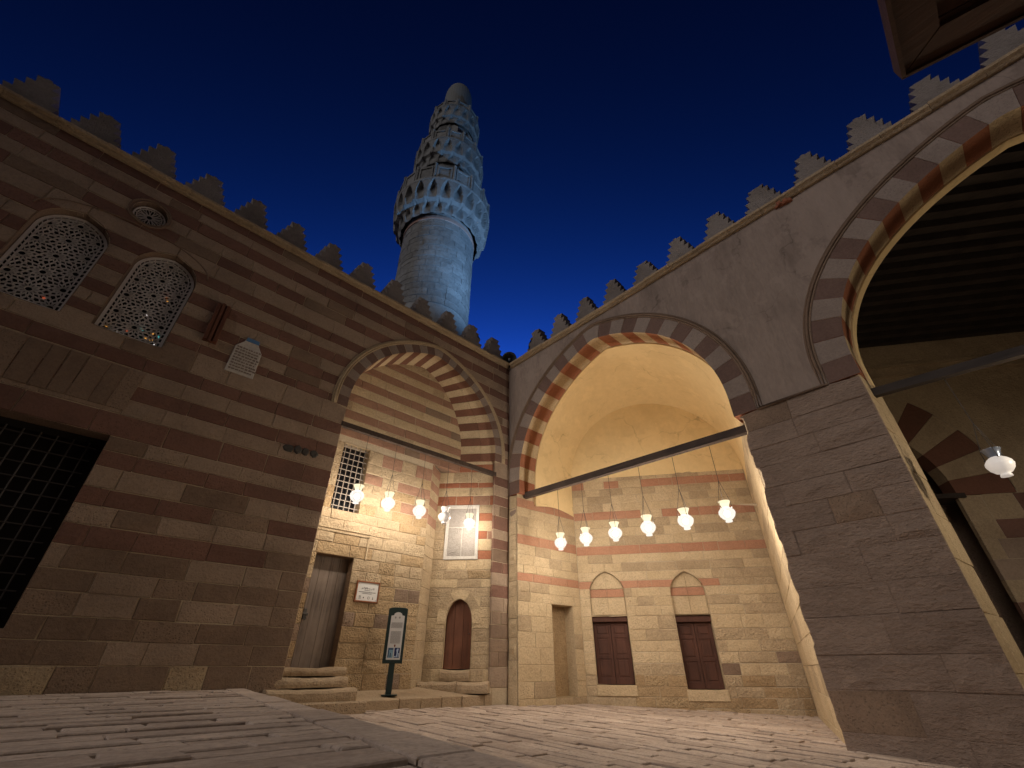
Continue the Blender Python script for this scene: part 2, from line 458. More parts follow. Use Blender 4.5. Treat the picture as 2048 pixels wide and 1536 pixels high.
M['step']   = stone('worn step stone', (.38,.28,.18), (.44,.33,.22), (.26,.18,.11), bump=.8)
M['marble'] = stone('pale marble', (.55,.51,.47), (.58,.54,.49), (.45,.41,.37), bump=.15, pits=0)
M['mortm'] = stone('pale minaret mortar', (.27,.275,.28), (.29,.295,.30), (.22,.225,.23), bump=.5, fine=6)
M['minaret'] = stone('minaret stone', (.16,.165,.17), (.25,.255,.26), (.11,.112,.115), bump=1.0, pits=.5, fine=6, dirt=.7)
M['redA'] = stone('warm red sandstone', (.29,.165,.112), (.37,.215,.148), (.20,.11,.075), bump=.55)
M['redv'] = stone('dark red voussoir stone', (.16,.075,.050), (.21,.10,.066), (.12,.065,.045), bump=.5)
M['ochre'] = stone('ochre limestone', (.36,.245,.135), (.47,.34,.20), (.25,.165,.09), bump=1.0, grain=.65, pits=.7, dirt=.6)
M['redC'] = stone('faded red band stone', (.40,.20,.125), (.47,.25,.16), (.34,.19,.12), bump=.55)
M['corb'] = stone('dark carved stone', (.07,.065,.06), (.10,.09,.08), (.05,.045,.04), bump=.8)
M['speck'] = stone('speckled marble', (.36,.32,.29), (.42,.38,.34), (.28,.25,.22), bump=.9, pits=1.0, fine=30)
M['minband'] = stone('minaret red band', (.36,.25,.22), (.40,.28,.25), (.30,.21,.19), bump=.5, fine=5)
M['stucco'] = plain('white stucco', (.74,.70,.69), .8, .2, noise=.10)
M['doorw']  = wood('weathered door wood', (.065,.045,.036), (.19,.145,.115))
M['doorr']  = wood('red brown door wood', (.085,.032,.018), (.15,.06,.034))
M['doord']  = wood('dark walnut door wood', (.045,.018,.012), (.085,.034,.022))
M['beam']   = wood('dark tie beam wood', (.035,.024,.020), (.080,.055,.043), 'Y')
M['ceil']   = wood('dark ceiling wood', (.018,.013,.011), (.045,.033,.026), 'Y')
M['canopy'] = wood('brown canopy wood', (.040,.019,.011), (.068,.032,.018), 'Y')
M['iron']   = plain('wrought iron', (.085,.075,.068), .6, .4, .6, noise=.3)
M['irong']  = plain('pale dusty iron', (.34,.29,.25), .7, .3, .2, noise=.2)
M['dark']   = plain('dark interior', (.02,.017,.015), .9, .1)
M['glassd'] = plain('dark pane glass', (.008,.008,.010), .3, .4)
M['signg']  = plain('green black sign paint', (.018,.032,.030), .45, .4, noise=.15)
M['paper']  = plain('white print panel', (.62,.60,.58), .4, .4)
M['ink']    = plain('grey printed text', (.30,.28,.27), .7, .2)
M['inkd']   = plain('dark ink', (.06,.05,.05), .7, .2)
M['photoa'] = plain('light blue photo print', (.20,.33,.42), .4, .3, noise=.5, scale=18)
M['photob'] = plain('dark blue photo print', (.02,.03,.10), .4, .3, noise=.5, scale=14)
M['photoc'] = plain('pale photo highlights', (.45,.55,.70), .4, .3)
M['framew'] = wood('plaque frame wood', (.16,.055,.025), (.24,.09,.04))
M['horn']   = plain('grey horn metal', (.06,.065,.07), .5, .4, .3, noise=.2)
M['tile']   = plain('blue tile', (.10,.22,.42), .35, .5, noise=.2)
def glass_lit(name, c, s, clear):
    m = bpy.data.materials.new(name); m.use_nodes = True; t = m.node_tree; t.nodes.clear()
    e = t.nodes.new('ShaderNodeEmission'); e.inputs[0].default_value = c4(c); e.inputs[1].default_value = s
    tr = t.nodes.new('ShaderNodeBsdfTransparent'); mx = t.nodes.new('ShaderNodeMixShader'); mx.inputs[0].default_value = clear
    o = t.nodes.new('ShaderNodeOutputMaterial'); L = t.links.new
    L(e.outputs[0], mx.inputs[1]); L(tr.outputs[0], mx.inputs[2]); L(mx.outputs[0], o.inputs[0]); return m
M['lamp']   = glass_lit('lit lantern glass', (1.0, .93, .84), .58, .62)
M['bulbA']  = emit('lantern bulb of the alcove', (1.0, .89, .745), 235)
M['bulbC']  = emit('lantern bulb of the vaulted iwan', (1.0, .89, .745), 335)
M['bulbR']  = emit('lantern bulb of the dark iwan', (1.0, .84, .62), 420)
M['lampn']  = glass_lit('glowing lantern neck', (1.0, .86, .55), .50, .40)
M['lampo']  = plain('unlit lantern glass', (.75,.72,.72), .15, .6)
M['lampd']  = plain('dim frosted lantern glass', (.80,.77,.74), .35, .5)
_b = M['lampd'].node_tree.nodes['Principled BSDF']; _b.inputs['Emission Color'].default_value = (1, .9, .8, 1); _b.inputs['Emission Strength'].default_value = .13
M['chrome'] = plain('blue grey lantern collar', (.30,.35,.45), .25, .6, .5)

# ------------------------------------------------------------------ main dimensions
XR, YL = 7.88, 8.47
def floor_z(x, y): return .033*(y-8.47) - .015*(x-7.88)
F_left  = Frame((0, YL), (1, 0), (0, -1))
F_right = Frame((XR, 0), (0, 1), (-1, 0))
YB = 9.2
F_aback = Frame((0, YB), (1, 0), (0, -1))
DG = Vector((-.69, .724)).normalized()
F_adiag = Frame((7.42, YL), DG, (-.72, -.69))
CB = Vector((9.97, 7.97)); A36 = R(36); DB = Vector((math.sin(A36), -math.cos(A36)))
F_cback = Frame(CB, DB, (-1, -1))
F_cleft = Frame((XR, 8.15), CB - Vector((XR, 8.15)), (0, -1))
CRR = CB + DB*4.87
F_cright = Frame(CRR, Vector((8.2, 2.33)) - CRR, (-.3, 1))
Q = CB - Vector((math.cos(A36), math.sin(A36)))*1.5
F_rback = Frame(Q, DB, (-1, -1))

archL = Arch(5.2, 2.15, 5.43, 5.6, 2.08, .20)
archC = Arch(5.2, 2.85, 4.55, 4.9, 2.83, .33)
archR = Arch(-2.75, 3.10, 4.55, 4.9, 2.65, .30)

# ------------------------------------------------------------------ ground, floor, terrace
structure(mesh_obj('ground', [(-60,-60,-.62),(60,-60,-.62),(60,60,-.62),(-60,60,-.62)], [(0,1,2,3)], M['joint']))
TX = lambda y: 2.52 + .175*(y-8.39)          # edge of the raised terrace
fl = structure(mesh_obj('courtyard_floor', [(x, y, floor_z(x, y)-.014) for x, y in ((-.5,-8),(16,-8),(16,12),(-.5,12))], [(0,1,2,3)], M['joint']))
def slab(frm, poly, z, th, tilt, mat, parent, store=None):
    n = len(poly); q = offset_poly(poly, .006)
    cx = sum(p[0] for p in poly)/n; cy = sum(p[1] for p in poly)/n
    f = lambda p: z(p[0], p[1]) + tilt[0]*(p[0]-cx) + tilt[1]*(p[1]-cy) + tilt[2]
    vs = [(x, y, z(x, y)-th) for x, y in poly] + [(x, y, f((x, y))-.006) for x, y in poly] + [(x, y, f((x, y))) for x, y in q]
    fs = [(k*n+i, k*n+(i+1)%n, (k+1)*n+(i+1)%n, (k+1)*n+i) for k in range(2) for i in range(n)] + [tuple(2*n+i for i in range(n))]
    return vs, fs
def pave(parent, rows, along, lenr, gap, z, mat, keep, limit=295):
    """rows: list of (v0,v1) across; along: (u0,u1); keep(u,v) -> clip test; axis 'X' or 'Y' in mapper"""
    items = []
    for v0, v1 in rows:
        u = along[0] - random.random()*lenr[0]
        while u < along[1]:
            ul = u + random.uniform(*lenr)
            poly = keep(u + gap/2, ul - gap/2, v0 + gap/2, v1 - gap/2)
            if poly is not None:
                poly = [(x+random.uniform(-.014,.014), y+random.uniform(-.006,.006)) for x, y in poly]
                if area2(poly) < 0: poly = poly[::-1]
                if area2(poly) > .012:
                    cx = sum(p[0] for p in poly)/len(poly); cy = sum(p[1] for p in poly)/len(poly)
                    d = Vector((cx, cy, z(cx, cy))) - CAMP
                    az = math.atan2(d.y, d.x) - AZ
                    sc = area2(poly)*abs(d.z)/d.length**3 if abs(az) < R(52) and d.length > 1.3 else 0
                    items.append((sc, poly))
            u = ul
    items.sort(key=lambda t: -t[0]); rest = MB()
    for i, (sc, poly) in enumerate(items):
        tilt = (random.uniform(-.008,.008), random.uniform(-.014,.014), random.uniform(-.010,.010))
        vs, fs = slab(None, poly, z, .05, tilt, mat, parent)
        if i < limit and sc > 0: mesh_obj('paving_slab', vs, fs, mat, parent)
        else: rest.add(vs, fs, random.random())
    if rest.v: rest.build('paving_slabs_far', mat, parent)['kind'] = 'stuff'
rows = []; x = .9
while x < 13.5:
    w = random.uniform(.14, .24); rows.append((x, x+w)); x += w
def keep_floor(u0, u1, v0, v1):      # rows run along Y
    if v1 < TX(u0) + .03: return None
    if v0 < TX((u0+u1)/2) + .02: v0 = max(v0, TX(u1) + .02)
    if v1 - v0 < .05: return None
    return [(v0, u0), (v1, u0), (v1, u1), (v0, u1)]
pave(fl, rows, (-2.5, 8.55), (.32, .85), .016, floor_z, M['paving'], keep_floor)

tz = .40
te = structure(mesh_obj('raised_terrace', [(-6,-6,-.3),(TX(-6),-6,-.3),(TX(8.6),8.6,-.3),(-6,8.6,-.3),
     (-6,-6,tz-.014),(TX(-6),-6,tz-.014),(TX(8.6),8.6,tz-.014),(-6,8.6,tz-.014)],
     [(4,5,6,7),(0,1,5,4),(1,2,6,5),(2,3,7,6),(3,0,4,7)], M['joint']))
rows = []; y = -.6
while y < 8.44:
    w = random.uniform(.13, .23); rows.append((y, min(y+w, 8.45))); y += w
def keep_ter(u0, u1, v0, v1):        # rows run along X
    e = TX((v0+v1)/2) - .26
    if u0 > e - .06: return None
    if u1 > e - .1: return [(u0, v0), (TX(v0)-.27, v0), (TX(v1)-.27, v1), (u0, v1)]
    return [(u0, v0), (u1, v0), (u1, v1), (u0, v1)]
pave(te, rows, (-5.2, 2.6), (.32, .9), .016, lambda x, y: tz, M['paving'], keep_ter)
y = -1.0
while y < 8.4:                        # kerb stones along the terrace edge
    y2 = min(y + random.uniform(.7, 1.1), 8.45)
    p = [(TX(y)-.25, y+.006), (TX(y)+random.uniform(-.01,.01), y+.006), (TX(y2)+random.uniform(-.01,.01), y2-.006), (TX(y2)-.25, y2-.006)]
    vs, fs = slab(None, p, lambda x, y: tz+.004, .55, (0, 0, random.uniform(-.004,.004)), None, None)
    mesh_obj('kerb_stone', vs, fs, M['paving'], te); y = y2

# ------------------------------------------------------------------ left courtyard wall
wl = thing('courtyard_wall', 'striped red and cream stone wall with two lattice windows, left of the corner', 'wall', (2, YL, .35))
zs1 = [.30,.68,.95,1.21,1.49,1.75,2.04,2.32,2.58,2.83,3.13,3.37,3.60,3.95,4.22,4.48,4.75,5.0,5.43,5.62,5.84,6.08,6.36,6.62,6.86,7.11,7.45,7.72,7.99,8.27,8.5,8.72]
redz = [(2.04,2.32),(2.58,2.83),(3.13,3.37),(3.60,3.95),(4.22,4.48),(4.75,5.0),(5.43,5.62),(5.84,6.08),(6.36,6.62),(6.86,7.11),(7.45,7.72),(7.99,8.27),(8.5,8.72)]
def is_red(z): return any(a < z < b for a, b in redz)
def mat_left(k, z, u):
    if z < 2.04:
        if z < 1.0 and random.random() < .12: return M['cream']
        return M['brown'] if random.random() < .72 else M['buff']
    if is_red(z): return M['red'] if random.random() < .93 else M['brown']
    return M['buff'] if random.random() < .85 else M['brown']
RING_L, RING_C, RING_R = .24, .40, .44
def win_arch(c, a, z0, ztop): return Arch(c, a, z0, ztop - a*1.02, a*.98, a*.05, n=14)
winA = win_arch(-.76, .47, 5.26, 7.22); winB = win_arch(-2.09, .47, 5.26, 7.22)
def warch_open(w): return w.opening(0.0, w.z0)
class RoundOpen(Opening):
    def __init__(s, c, zc, r):
        Opening.__init__(s, zc-r, zc+r, lambda z: c - math.sqrt(max(r*r-(z-zc)**2, 0)), lambda z: c + math.sqrt(max(r*r-(z-zc)**2, 0)))
ops1 = [archL.opening(RING_L, -1), warch_open(winA), warch_open(winB), RoundOpen(-1.42, 7.87, .27), rect_open(-2.5, -.32, 1.05, 3.60)]
sheet(wl, F_left, [.0, 8.8], -5.2, XR+.02, ops1, M['mortar'])
stone_wall(wl, F_left, zs1, -5.2, XR, ops1, mat_left, lens_fn=lambda k: (.42,.8) if zs1[k] < 2 else (.5, 1.0), gap=.010, limit=295, rough=(5, 3, .010), jit=.006)

def cornice(parent, fr, u0, u1, z, nseg, mat):
    prof = [(-.05, 0), (.05, 0), (.075, .03), (.055, .055), (.07, .07), (.105, .10), (.105, .16), (-.05, .18)]
    L = (u1-u0)/nseg
    for i in range(nseg):
        a, b = u0+i*L+.003, u0+(i+1)*L-.003
        j = random.uniform(-.008, .008); vs = [fr(a, z+p[1]+j, p[0]+j) for p in prof] + [fr(b, z+p[1]+j, p[0]+j) for p in prof]
        n = len(prof)
        fs = [(k, (k+1)%n, n+(k+1)%n, n+k) for k in range(n)] + [tuple(range(n))[::-1], tuple(range(n, 2*n))]
        mesh_obj('cornice_stone', vs, fs, mat, parent)
def parapet(parent, fr, u0, u1, centres, z0=8.88, ph=.20, mh=.74, hw=.31, shift=0):
    dep = -.13
    mb = MB(); vs, fs = prism(fr, [(u0, z0), (u1, z0), (u1, z0+ph), (u0, z0+ph)], -.47, dep); mb.add(vs, fs, .4); mb.build('parapet', M['merlon'], parent)
    for c in centres:
        steps = 4; right = []
        k = random.uniform(.94, 1.05); hh = mh*random.uniform(.95, 1.03)
        for i in range(steps):
            x0 = hw*(1-i/steps*.86)*k; zz = z0+ph+hh*i/steps
            right += [(x0, zz+.002), (x0+.055, zz+hh/steps*.93), (hw*(1-(i+1)/steps*.84)*k-.004, zz+hh/steps*.985)]
        right.append((hw*.10, z0+ph+hh*1.04))
        poly = [(c+x, z) for x, z in right] + [(c-x, z) for x, z in reversed(right)]
        chip = random.random()
        if chip < .22: poly = [(x, min(z, z0+ph+hh*(.97-chip*.5))) for x, z in poly]      # weathered tip
        n = len(poly); wob = random.uniform(-.012, .012)
        poly = [(x+random.uniform(-.006,.006)+wob*(z-z0), z+random.uniform(-.005,.005)) for x, z in poly]
        vs, fs = prism(fr, poly, -.44, dep-.02)
        fs = [f for f in fs]; fs.append(tuple(range(n)) if fr.flip else tuple(range(n))[::-1])
        mesh_obj('merlon', vs, fs, M['merlon'], parent)
cornice(wl, F_left, -5.2, XR-.1, 8.72, 19, M['cream'])
parapet(wl, F_left, -5.2, XR+.45, [-3.68+.921*i for i in range(-1, 13)])

# arch rings --------------------------------------------------------
def resample(pts, n):
    d = [0]
    for i in range(1, len(pts)): d.append(d[-1] + (Vector(pts[i])-Vector(pts[i-1])).length)
    tab = [(d[i], i) for i in range(len(d))]; out = []
    for k in range(n+1):
        s = d[-1]*k/n; j = max(i for i in range(len(d)) if d[i] <= s+1e-9); j = min(j, len(pts)-2)
        t = (s-d[j])/max(d[j+1]-d[j], 1e-9)
        out.append(tuple(Vector(pts[j])*(1-t) + Vector(pts[j+1])*t))
    return out
def ring(parent, fr, arch, g, nv, dep, matA, matB, front=.012, back_map=None, name='voussoir', sub=3, smatA=None, smatB=None, gap=.006, keep=None):
    """wedge stones from the face (front) to dep behind it; back_map moves the back curve"""
    inn = arch.pts; outp = arch.offset(g)
    n = nv*sub
    # resample both at the same parameter
    d = [0]
    for i in range(1, len(inn)): d.append(d[-1] + (Vector(inn[i])-Vector(inn[i-1])).length)
    def at(curve, s):
        j = max(i for i in range(len(d)) if d[i] <= s+1e-9); j = min(j, len(d)-2)
        t = (s-d[j])/max(d[j+1]-d[j], 1e-9); return Vector(curve[j])*(1-t) + Vector(curve[j+1])*t
    T = d[-1]
    for v in range(nv):
        s0, s1 = T*v/nv + gap/2, T*(v+1)/nv - gap/2
        if keep and not keep(at(outp, (s0+s1)/2)): continue
        ii = [at(inn, s0+(s1-s0)*k/sub) for k in range(sub+1)]; oo = [at(outp, s0+(s1-s0)*k/sub) for k in range(sub+1)]
        fj = front + random.uniform(-.004, .006); ij = random.uniform(-.004, .004)
        q = [(p.x, p.y) for p in ii] + [(p.x, p.y) for p in reversed(oo)]
        fv = [fr(x, z, fj) for x, z in q]
        if back_map: bv = [fr(*back_map(x, z), -dep) for x, z in q]
        else: bv = [fr(x, z, -dep) for x, z in q]
        m = len(q); fs = []
        fs.append(tuple(range(m)))
        for i in range(m): fs.append((m+i, m+(i+1)%m, (i+1)%m, i))
        f2 = [tuple(reversed(f)) for f in fs] if not fr.flip else fs
        o = mesh_obj(name, fv+bv, f2, matA if v % 2 == 0 else matB, parent)
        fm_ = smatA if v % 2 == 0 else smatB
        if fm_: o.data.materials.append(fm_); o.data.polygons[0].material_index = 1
# left arch: the right half of the soffit splays towards the back wall
def mapL(x, z, full=1.0):
    dx = x - 5.2
    k = (1.49/2.15 if dx > 0 else 1.0); k = 1 - (1-k)*full
    return (5.2 + dx*k, z)
ringL_in = archL
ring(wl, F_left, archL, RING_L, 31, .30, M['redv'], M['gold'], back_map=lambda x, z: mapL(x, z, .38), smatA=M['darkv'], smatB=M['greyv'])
class Shifted: pass
# rear part of the soffit stones, from 0.30 behind the face to the back wall
def rear_ring(parent):
    inn = archL.pts; outp = archL.offset(.16); nv = 31; sub = 3
    d = [0]
    for i in range(1, len(inn)): d.append(d[-1] + (Vector(inn[i])-Vector(inn[i-1])).length)
    def at(c, s):
        j = min(max(i for i in range(len(d)) if d[i] <= s+1e-9), len(d)-2)
        t = (s-d[j])/max(d[j+1]-d[j], 1e-9); return Vector(c[j])*(1-t)+Vector(c[j+1])*t
    for v in range(nv):
        s0, s1 = d[-1]*v/nv+.003, d[-1]*(v+1)/nv-.003; j = random.uniform(-.003, .006)
        ii = [at(inn, s0+(s1-s0)*k/sub) for k in range(sub+1)]; oo = [at(outp, s0+(s1-s0)*k/sub) for k in range(sub+1)]
        q = [(p.x, p.y) for p in ii]+[(p.x, p.y) for p in reversed(oo)]; m = len(q)
        fv = [F_left(*mapL(x, z+j, .40), -.306) for x, z in q]; bv = [F_left(*mapL(x, z+j, 1.0), -.76) for x, z in q]
        fs = [tuple(range(m))[::-1]]+[tuple(reversed((m+i, m+(i+1)%m, (i+1)%m, i))) for i in range(m)]
        mesh_obj('voussoir', fv+bv, fs, M['redv'] if v % 2 == 0 else M['gold'], parent)
rear_ring(wl)
def rib(parent, fr, path, offs, mat, name='arch_moulding'):
    mb = MB()
    for (g, dep, rad) in offs:
        mb.tube([fr(u, z, dep) for u, z in path(g)], rad, 6)
    mb.build(name, mat, parent, smooth=True)
rib(wl, F_left, lambda g: archL.offset(RING_L+g), [(.02, .015, .022), (.065, .022, .026), (.105, .01, .02)], M['cream'])

# windows -----------------------------------------------------------
def in_arch(w, u, z, m=0):
    if z < w.z0 + m: return False
    o = w.opening(-m, w.z0)
    return z < o.z1 and o.L(z) < u < o.Rr(z)
def lattice_window(parent, w, label, glow):
    fr = F_left; wd = mesh_obj('window', [fr(u, z, -.34) for u, z in w.pts], fr.faces([tuple(range(len(w.pts)))]), M['glassd'], parent)
    wd['label'] = label
    # reveal
    P = w.pts + [w.pts[0]]
    loft([[fr(u, z, .0) for u, z in P], [fr(u, z, -.35) for u, z in P]], M['brown'], 'reveal', wd, smooth=False)
    dep = -.16
    fm = MB()
    for g0, g1 in ((-.012, -.055), (-.085, -.105)):
        a = w.offset(g0); b = w.offset(g1)
        a[0] = (a[0][0], a[0][1]-g0); a[-1] = (a[-1][0], a[-1][1]-g0); b[0] = (b[0][0], b[0][1]-g1); b[-1] = (b[-1][0], b[-1][1]-g1)
        a.append(a[0]); b.append(b[0]); n = len(a)
        vs = [fr(u, z, dep) for u, z in a]+[fr(u, z, dep) for u, z in b]+[fr(u, z, dep-.03) for u, z in b]
        fm.add(vs, [(i, i+1, n+i+1, n+i) for i in range(n-1)]+[(n+i, n+i+1, 2*n+i+1, 2*n+i) for i in range(n-1)], .5)
    a = resample(w.offset(-.05), 46); b = resample(w.offset(-.09), 46)
    for p, q in zip(a, b): fm.bar(fr(p[0], max(p[1], w.z0+.05), dep-.012), fr(q[0], max(q[1], w.z0+.09), dep-.012), .016, .02, up=fr.n)
    for i in range(9):
        u = w.c - .36 + .09*i; fm.bar(fr(u, w.z0+.05, dep-.012), fr(u, w.z0+.09, dep-.012), .016, .02, up=fr.n)
    fm.build('border', M['stucco'], wd)
    lm = MB(); S = .372; segs = []
    cs = [(w.c, w.z0+.30+S*i) for i in range(-1, 7)] + [(w.c+sg*S*.87, w.z0+.30+S*(i+.5)) for i in range(-2, 7) for sg in (-1, 1)]
    for cu, cz in cs:
        pol = lambda r, a: (cu+r*math.cos(a), cz+r*math.sin(a))
        for k in range(12):
            a = k*math.pi/6 + math.pi/12
            for sg in (-1, 1):
                p0, p1, p2 = pol(.047, a), pol(.092, a+sg*.20), pol(.135, a)
                pe = pol(.047, a+sg*.26)
                segs += [(pe, p1), (p1, p2), (p0, pe), (p2, pol(.186, a+sg*.26))]
    for i in range(-2, 7):
        for sg in (-1, 1):
            for cu, cz in ((w.c+sg*.289*S, w.z0+.30+S*(i+.5)), (w.c+sg*.577*S, w.z0+.30+S*i)):
                for k in range(6):
                    a = k*math.pi/3 + math.pi/6
                    pq = lambda r, a: (cu+r*math.cos(a), cz+r*math.sin(a))
                    segs += [(pq(.034, a), pq(.034, a+math.pi/3))]
                    if k % 2: segs += [(pq(.034, a), pq(.066, a))]
    for p, q in segs:
        if in_arch(w, *p, m=.09) and in_arch(w, *q, m=.09):
            lm.bar(fr(p[0], p[1], dep-.012), fr(q[0], q[1], dep-.012), .0155, .026, up=fr.n, r=.5)
    lm.build('lattice', M['stucco'], wd)
    for (du, dz, c) in glow:
        mb = MB(); mb.lathe((0, 0, 0), [(.02, 0), (.02, .004)], 6)
        vs, fs = prism(fr, [(w.c+du+.026*math.cos(i*1.047), w.z0+dz+.02*math.sin(i*1.047)) for i in range(6)], dep-.05, dep-.03)
        mesh_obj('coloured_pane', vs, fs, M[c], wd)
M['g_or'] = emit('lit amber glass', (1, .45, .10), .22); M['g_te'] = emit('lit teal glass', (.1, .75, .70), .16); M['g_wh'] = emit('lit clear glass', (1, .95, .9), .30); M['g_rd'] = emit('lit red glass', (.9, .18, .08), .12)
lattice_window(wl, winA, 'arched lattice window with a few coloured panes, right of the other', [(.20,.18,'g_or'),(.28,.20,'g_or'),(.10,.33,'g_te'),(.36,.12,'g_wh'),(-.15,.12,'g_wh'),(-.05,.20,'g_rd'),(.35,.30,'g_te'),(-.32,.17,'g_or'),(.16,1.15,'g_rd'),(.2,1.08,'g_or'),(.05,.62,'g_wh'),(.25,.33,'g_or')])
lattice_window(wl, winB, 'arched lattice window at the left edge of the picture', [(.2,.25,'g_rd')])
# round window
cR, zR, rR = -1.42, 7.87, .27
rw = mesh_obj('round_window', [F_left(cR+rR*math.cos(a*.2618), zR+rR*math.sin(a*.2618), -.24) for a in range(24)], [tuple(range(24))], M['glassd'], wl)
circ = lambda r, dep, n=24: [F_left(cR+r*math.cos(2*math.pi*i/n), zR+r*math.sin(2*math.pi*i/n), dep) for i in range(n+1)]
loft([circ(.30, .012), circ(.27, .012), circ(.27, -.25)], M['brown'], 'reveal', rw, smooth=False)
mb = MB(); mb.tube(circ(.235, -.12, 28), .017, 6); mb.tube(circ(.19, -.12, 28), .010, 6); mb.tube(circ(.05, -.12, 16), .011, 6)
for k in range(12):
    a = k*math.pi/6; P = lambda r, a: F_left(cR+r*math.cos(a), zR+r*math.sin(a), -.12)
    for sg in (-1, 1):
        mb.bar(P(.05, a+sg*.15), P(.11, a+sg*.2), .012, .02, up=(0,1,0)); mb.bar(P(.11, a+sg*.2), P(.185, a+sg*.12), .012, .02, up=(0,1,0))
    mb.bar(P(.19, a), P(.235, a), .012, .02, up=(0,1,0))
mb.build('lattice', M['stucco'], rw)
mb = MB(); mb.tube(circ(.315, .01, 32), .02, 6)
mb.tube([F_left(-1.42+1.25*math.cos(a), 6.98+.52*math.sin(a), .006) for a in [math.pi*i/30 for i in range(31)]], .012, 6)
mb.build('window_moulding', M['brown'], wl, smooth=True)
# big barred window low on the left
bw = mesh_obj('barred_window', [F_left(u, z, -.42) for u, z in ((-2.5,1.05),(-.32,1.05),(-.32,3.6),(-2.5,3.6))], [(0,1,2,3)], M['dark'], wl)
bw['label'] = 'dark barred window low on the striped wall'
pr = [(-2.5,1.05),(-.32,1.05),(-.32,3.6),(-2.5,3.6),(-2.5,1.05)]
loft([[F_left(u, z, -.004) for u, z in pr], [F_left(u, z, -.43) for u, z in pr]], M['brown'], 'reveal', bw, smooth=False)
mb = MB()
for (u0, u1, z0, z1) in ((-2.5,-2.42,1.05,3.6),(-.40,-.32,1.05,3.6),(-2.42,-.40,3.5,3.6),(-2.42,-.40,1.05,1.13)):
    vs, fs = prism(F_left, [(u0,z0),(u1,z0),(u1,z1),(u0,z1)], -.40, -.30); mb.add(vs, fs)
mb.build('window_frame', M['dark'], bw)
for i in range(11):
    mb = MB(); u = -2.30+.18*i; mb.tube([F_left(u, 1.13, -.26), F_left(u, 3.5, -.26)], .011, 6); mb.build('bar', M['iron'], bw)
for i in range(12):
    mb = MB(); z = 1.28+.195*i; mb.tube([F_left(-2.42, z, -.25), F_left(-.40, z, -.25)], .009, 6); mb.build('bar', M['iron'], bw)
# joggled stones of the relieving lintel above it
u = -2.45
for i in range(9):
    w = random.uniform(.2, .27); lean = (i-5)*.012
    vs, fs = prism(F_left, [(u+.004, 4.02), (u+w-.004, 4.02), (u+w+lean, 4.72), (u+lean+.006, 4.72)], -.02, .012, .006)
    mesh_obj('lintel_stone', vs, fs, M['brown'], wl); u += w
# small fittings on the wall
mb = MB()
vs, fs = prism(F_left, [(.17,5.70),(.40,5.71),(.37,6.60),(.15,6.58)], -.02, .03, .01); mb.add(vs, fs)
for a, b in (((.20,5.72),(.18,6.56)), ((.27,5.70),(.25,6.60)), ((.35,5.72),(.33,6.58))):
    mb.bar(F_left(a[0], a[1], .05), F_left(b[0], b[1], .05), .055, .06, up=(0,1,0))
mb.build('wooden_bracket', M['doorr'], wl)
ins = mesh_obj('inscription_slab', *prism(F_left, [(.68,5.28),(1.17,5.28),(1.16,5.86),(1.07,6.0),(1.05,6.08),(.83,6.08),(.80,6.0),(.69,5.86)], -.02, .022, .008), M['marble'], None)
ins['label'] = 'small carved grey inscription slab with stepped top on the striped wall'; ins['category'] = 'inscription'
mb = MB()
for r_ in range(9):
    z = 5.34+.062*r_; u = .72
    while u < 1.12:
        w = random.uniform(.02, .06); vs, fs = prism(F_left, [(u,z),(u+w,z+random.uniform(-.004,.01)),(u+w,z+.03),(u,z+.022+random.uniform(0,.014))], .021, .029); mb.add(vs, fs, .2); u += w+random.uniform(.006,.02)
mb.build('carved_lettering', M['plaster'], ins)['kind'] = 'stuff'
mesh_obj('blue_tile', *prism(F_left, [(.82,6.03),(1.06,6.03),(1.05,6.11),(.83,6.11)], .018, .034, .004), M['tile'], ins)
mb = MB()
for u, w in ((2.05,.19),(2.24,.15),(2.39,.14),(2.54,.17)):
    ring_ = [(u+w/2+w*.52*math.cos(i*.785)*random.uniform(.85,1.1), 4.16+.085*math.sin(i*.785)*random.uniform(.8,1.15)+.13*(u-2.05)*.5) for i in range(8)]
    vs, fs = prism(F_left, ring_, -.02, random.uniform(.03,.07), .02); mb.add(vs, fs)
cb = mb.build('broken_corbel', M['dark'], wl); cb['label'] = 'dark broken carved corbel'
cb.data.materials[0] = M['corb']

# ------------------------------------------------------------------ left alcove
al = thing('arched_alcove', 'lit arched alcove with weathered door and barred window, left of the corner', 'alcove', (5.2, YB, .3))
zsA = [.0,.30,.56,.80,1.06,1.33,1.58,1.84,2.10,2.33,2.57,2.72,2.90,3.11,3.36,3.57,3.81,4.01,4.25,4.47,4.68,4.9,5.13,5.35,5.58,5.8,6.03,6.25,6.48,6.7,6.93,7.15,7.38,7.6,7.85,8.2]
redA = [(2.9,3.11),(3.36,3.57),(3.81,4.01),(4.25,4.47),(4.68,4.9),(5.13,5.35),(5.58,5.8),(6.03,6.25),(6.48,6.7),(6.93,7.15),(7.38,7.6)]
def mat_aback(k, z, u):
    r = any(a < z < b for a, b in redA)
    if r and (z > 4.2 or u > 4.6) and z > 3.7: return M['redA'] if random.random() < .92 else M['buff']
    if z < 2.6: return M['ochre'] if random.random() < .7 else M['brown']
    return M['cream'] if random.random() < .8 else M['ochre']
class BackEdge(Opening): pass
opsA = [rect_open(3.40, 4.18, .30, 2.57), rect_open(3.46, 4.09, 3.47, 4.97)]
zsAb = sorted(set(zsA + [3.47, 4.97])); zsAb = [z for z in zsAb if z not in (3.36, 3.57, 4.9)]
zsAb = [.0,.30,.56,.80,1.06,1.33,1.58,1.84,2.10,2.33,2.57,2.80,3.06,3.27,3.47,3.70,3.95,4.17,4.41,4.65,4.97]
sheet(al, F_aback, [.0, 5.13], 3.05, 5.86, opsA, M['mortar'])
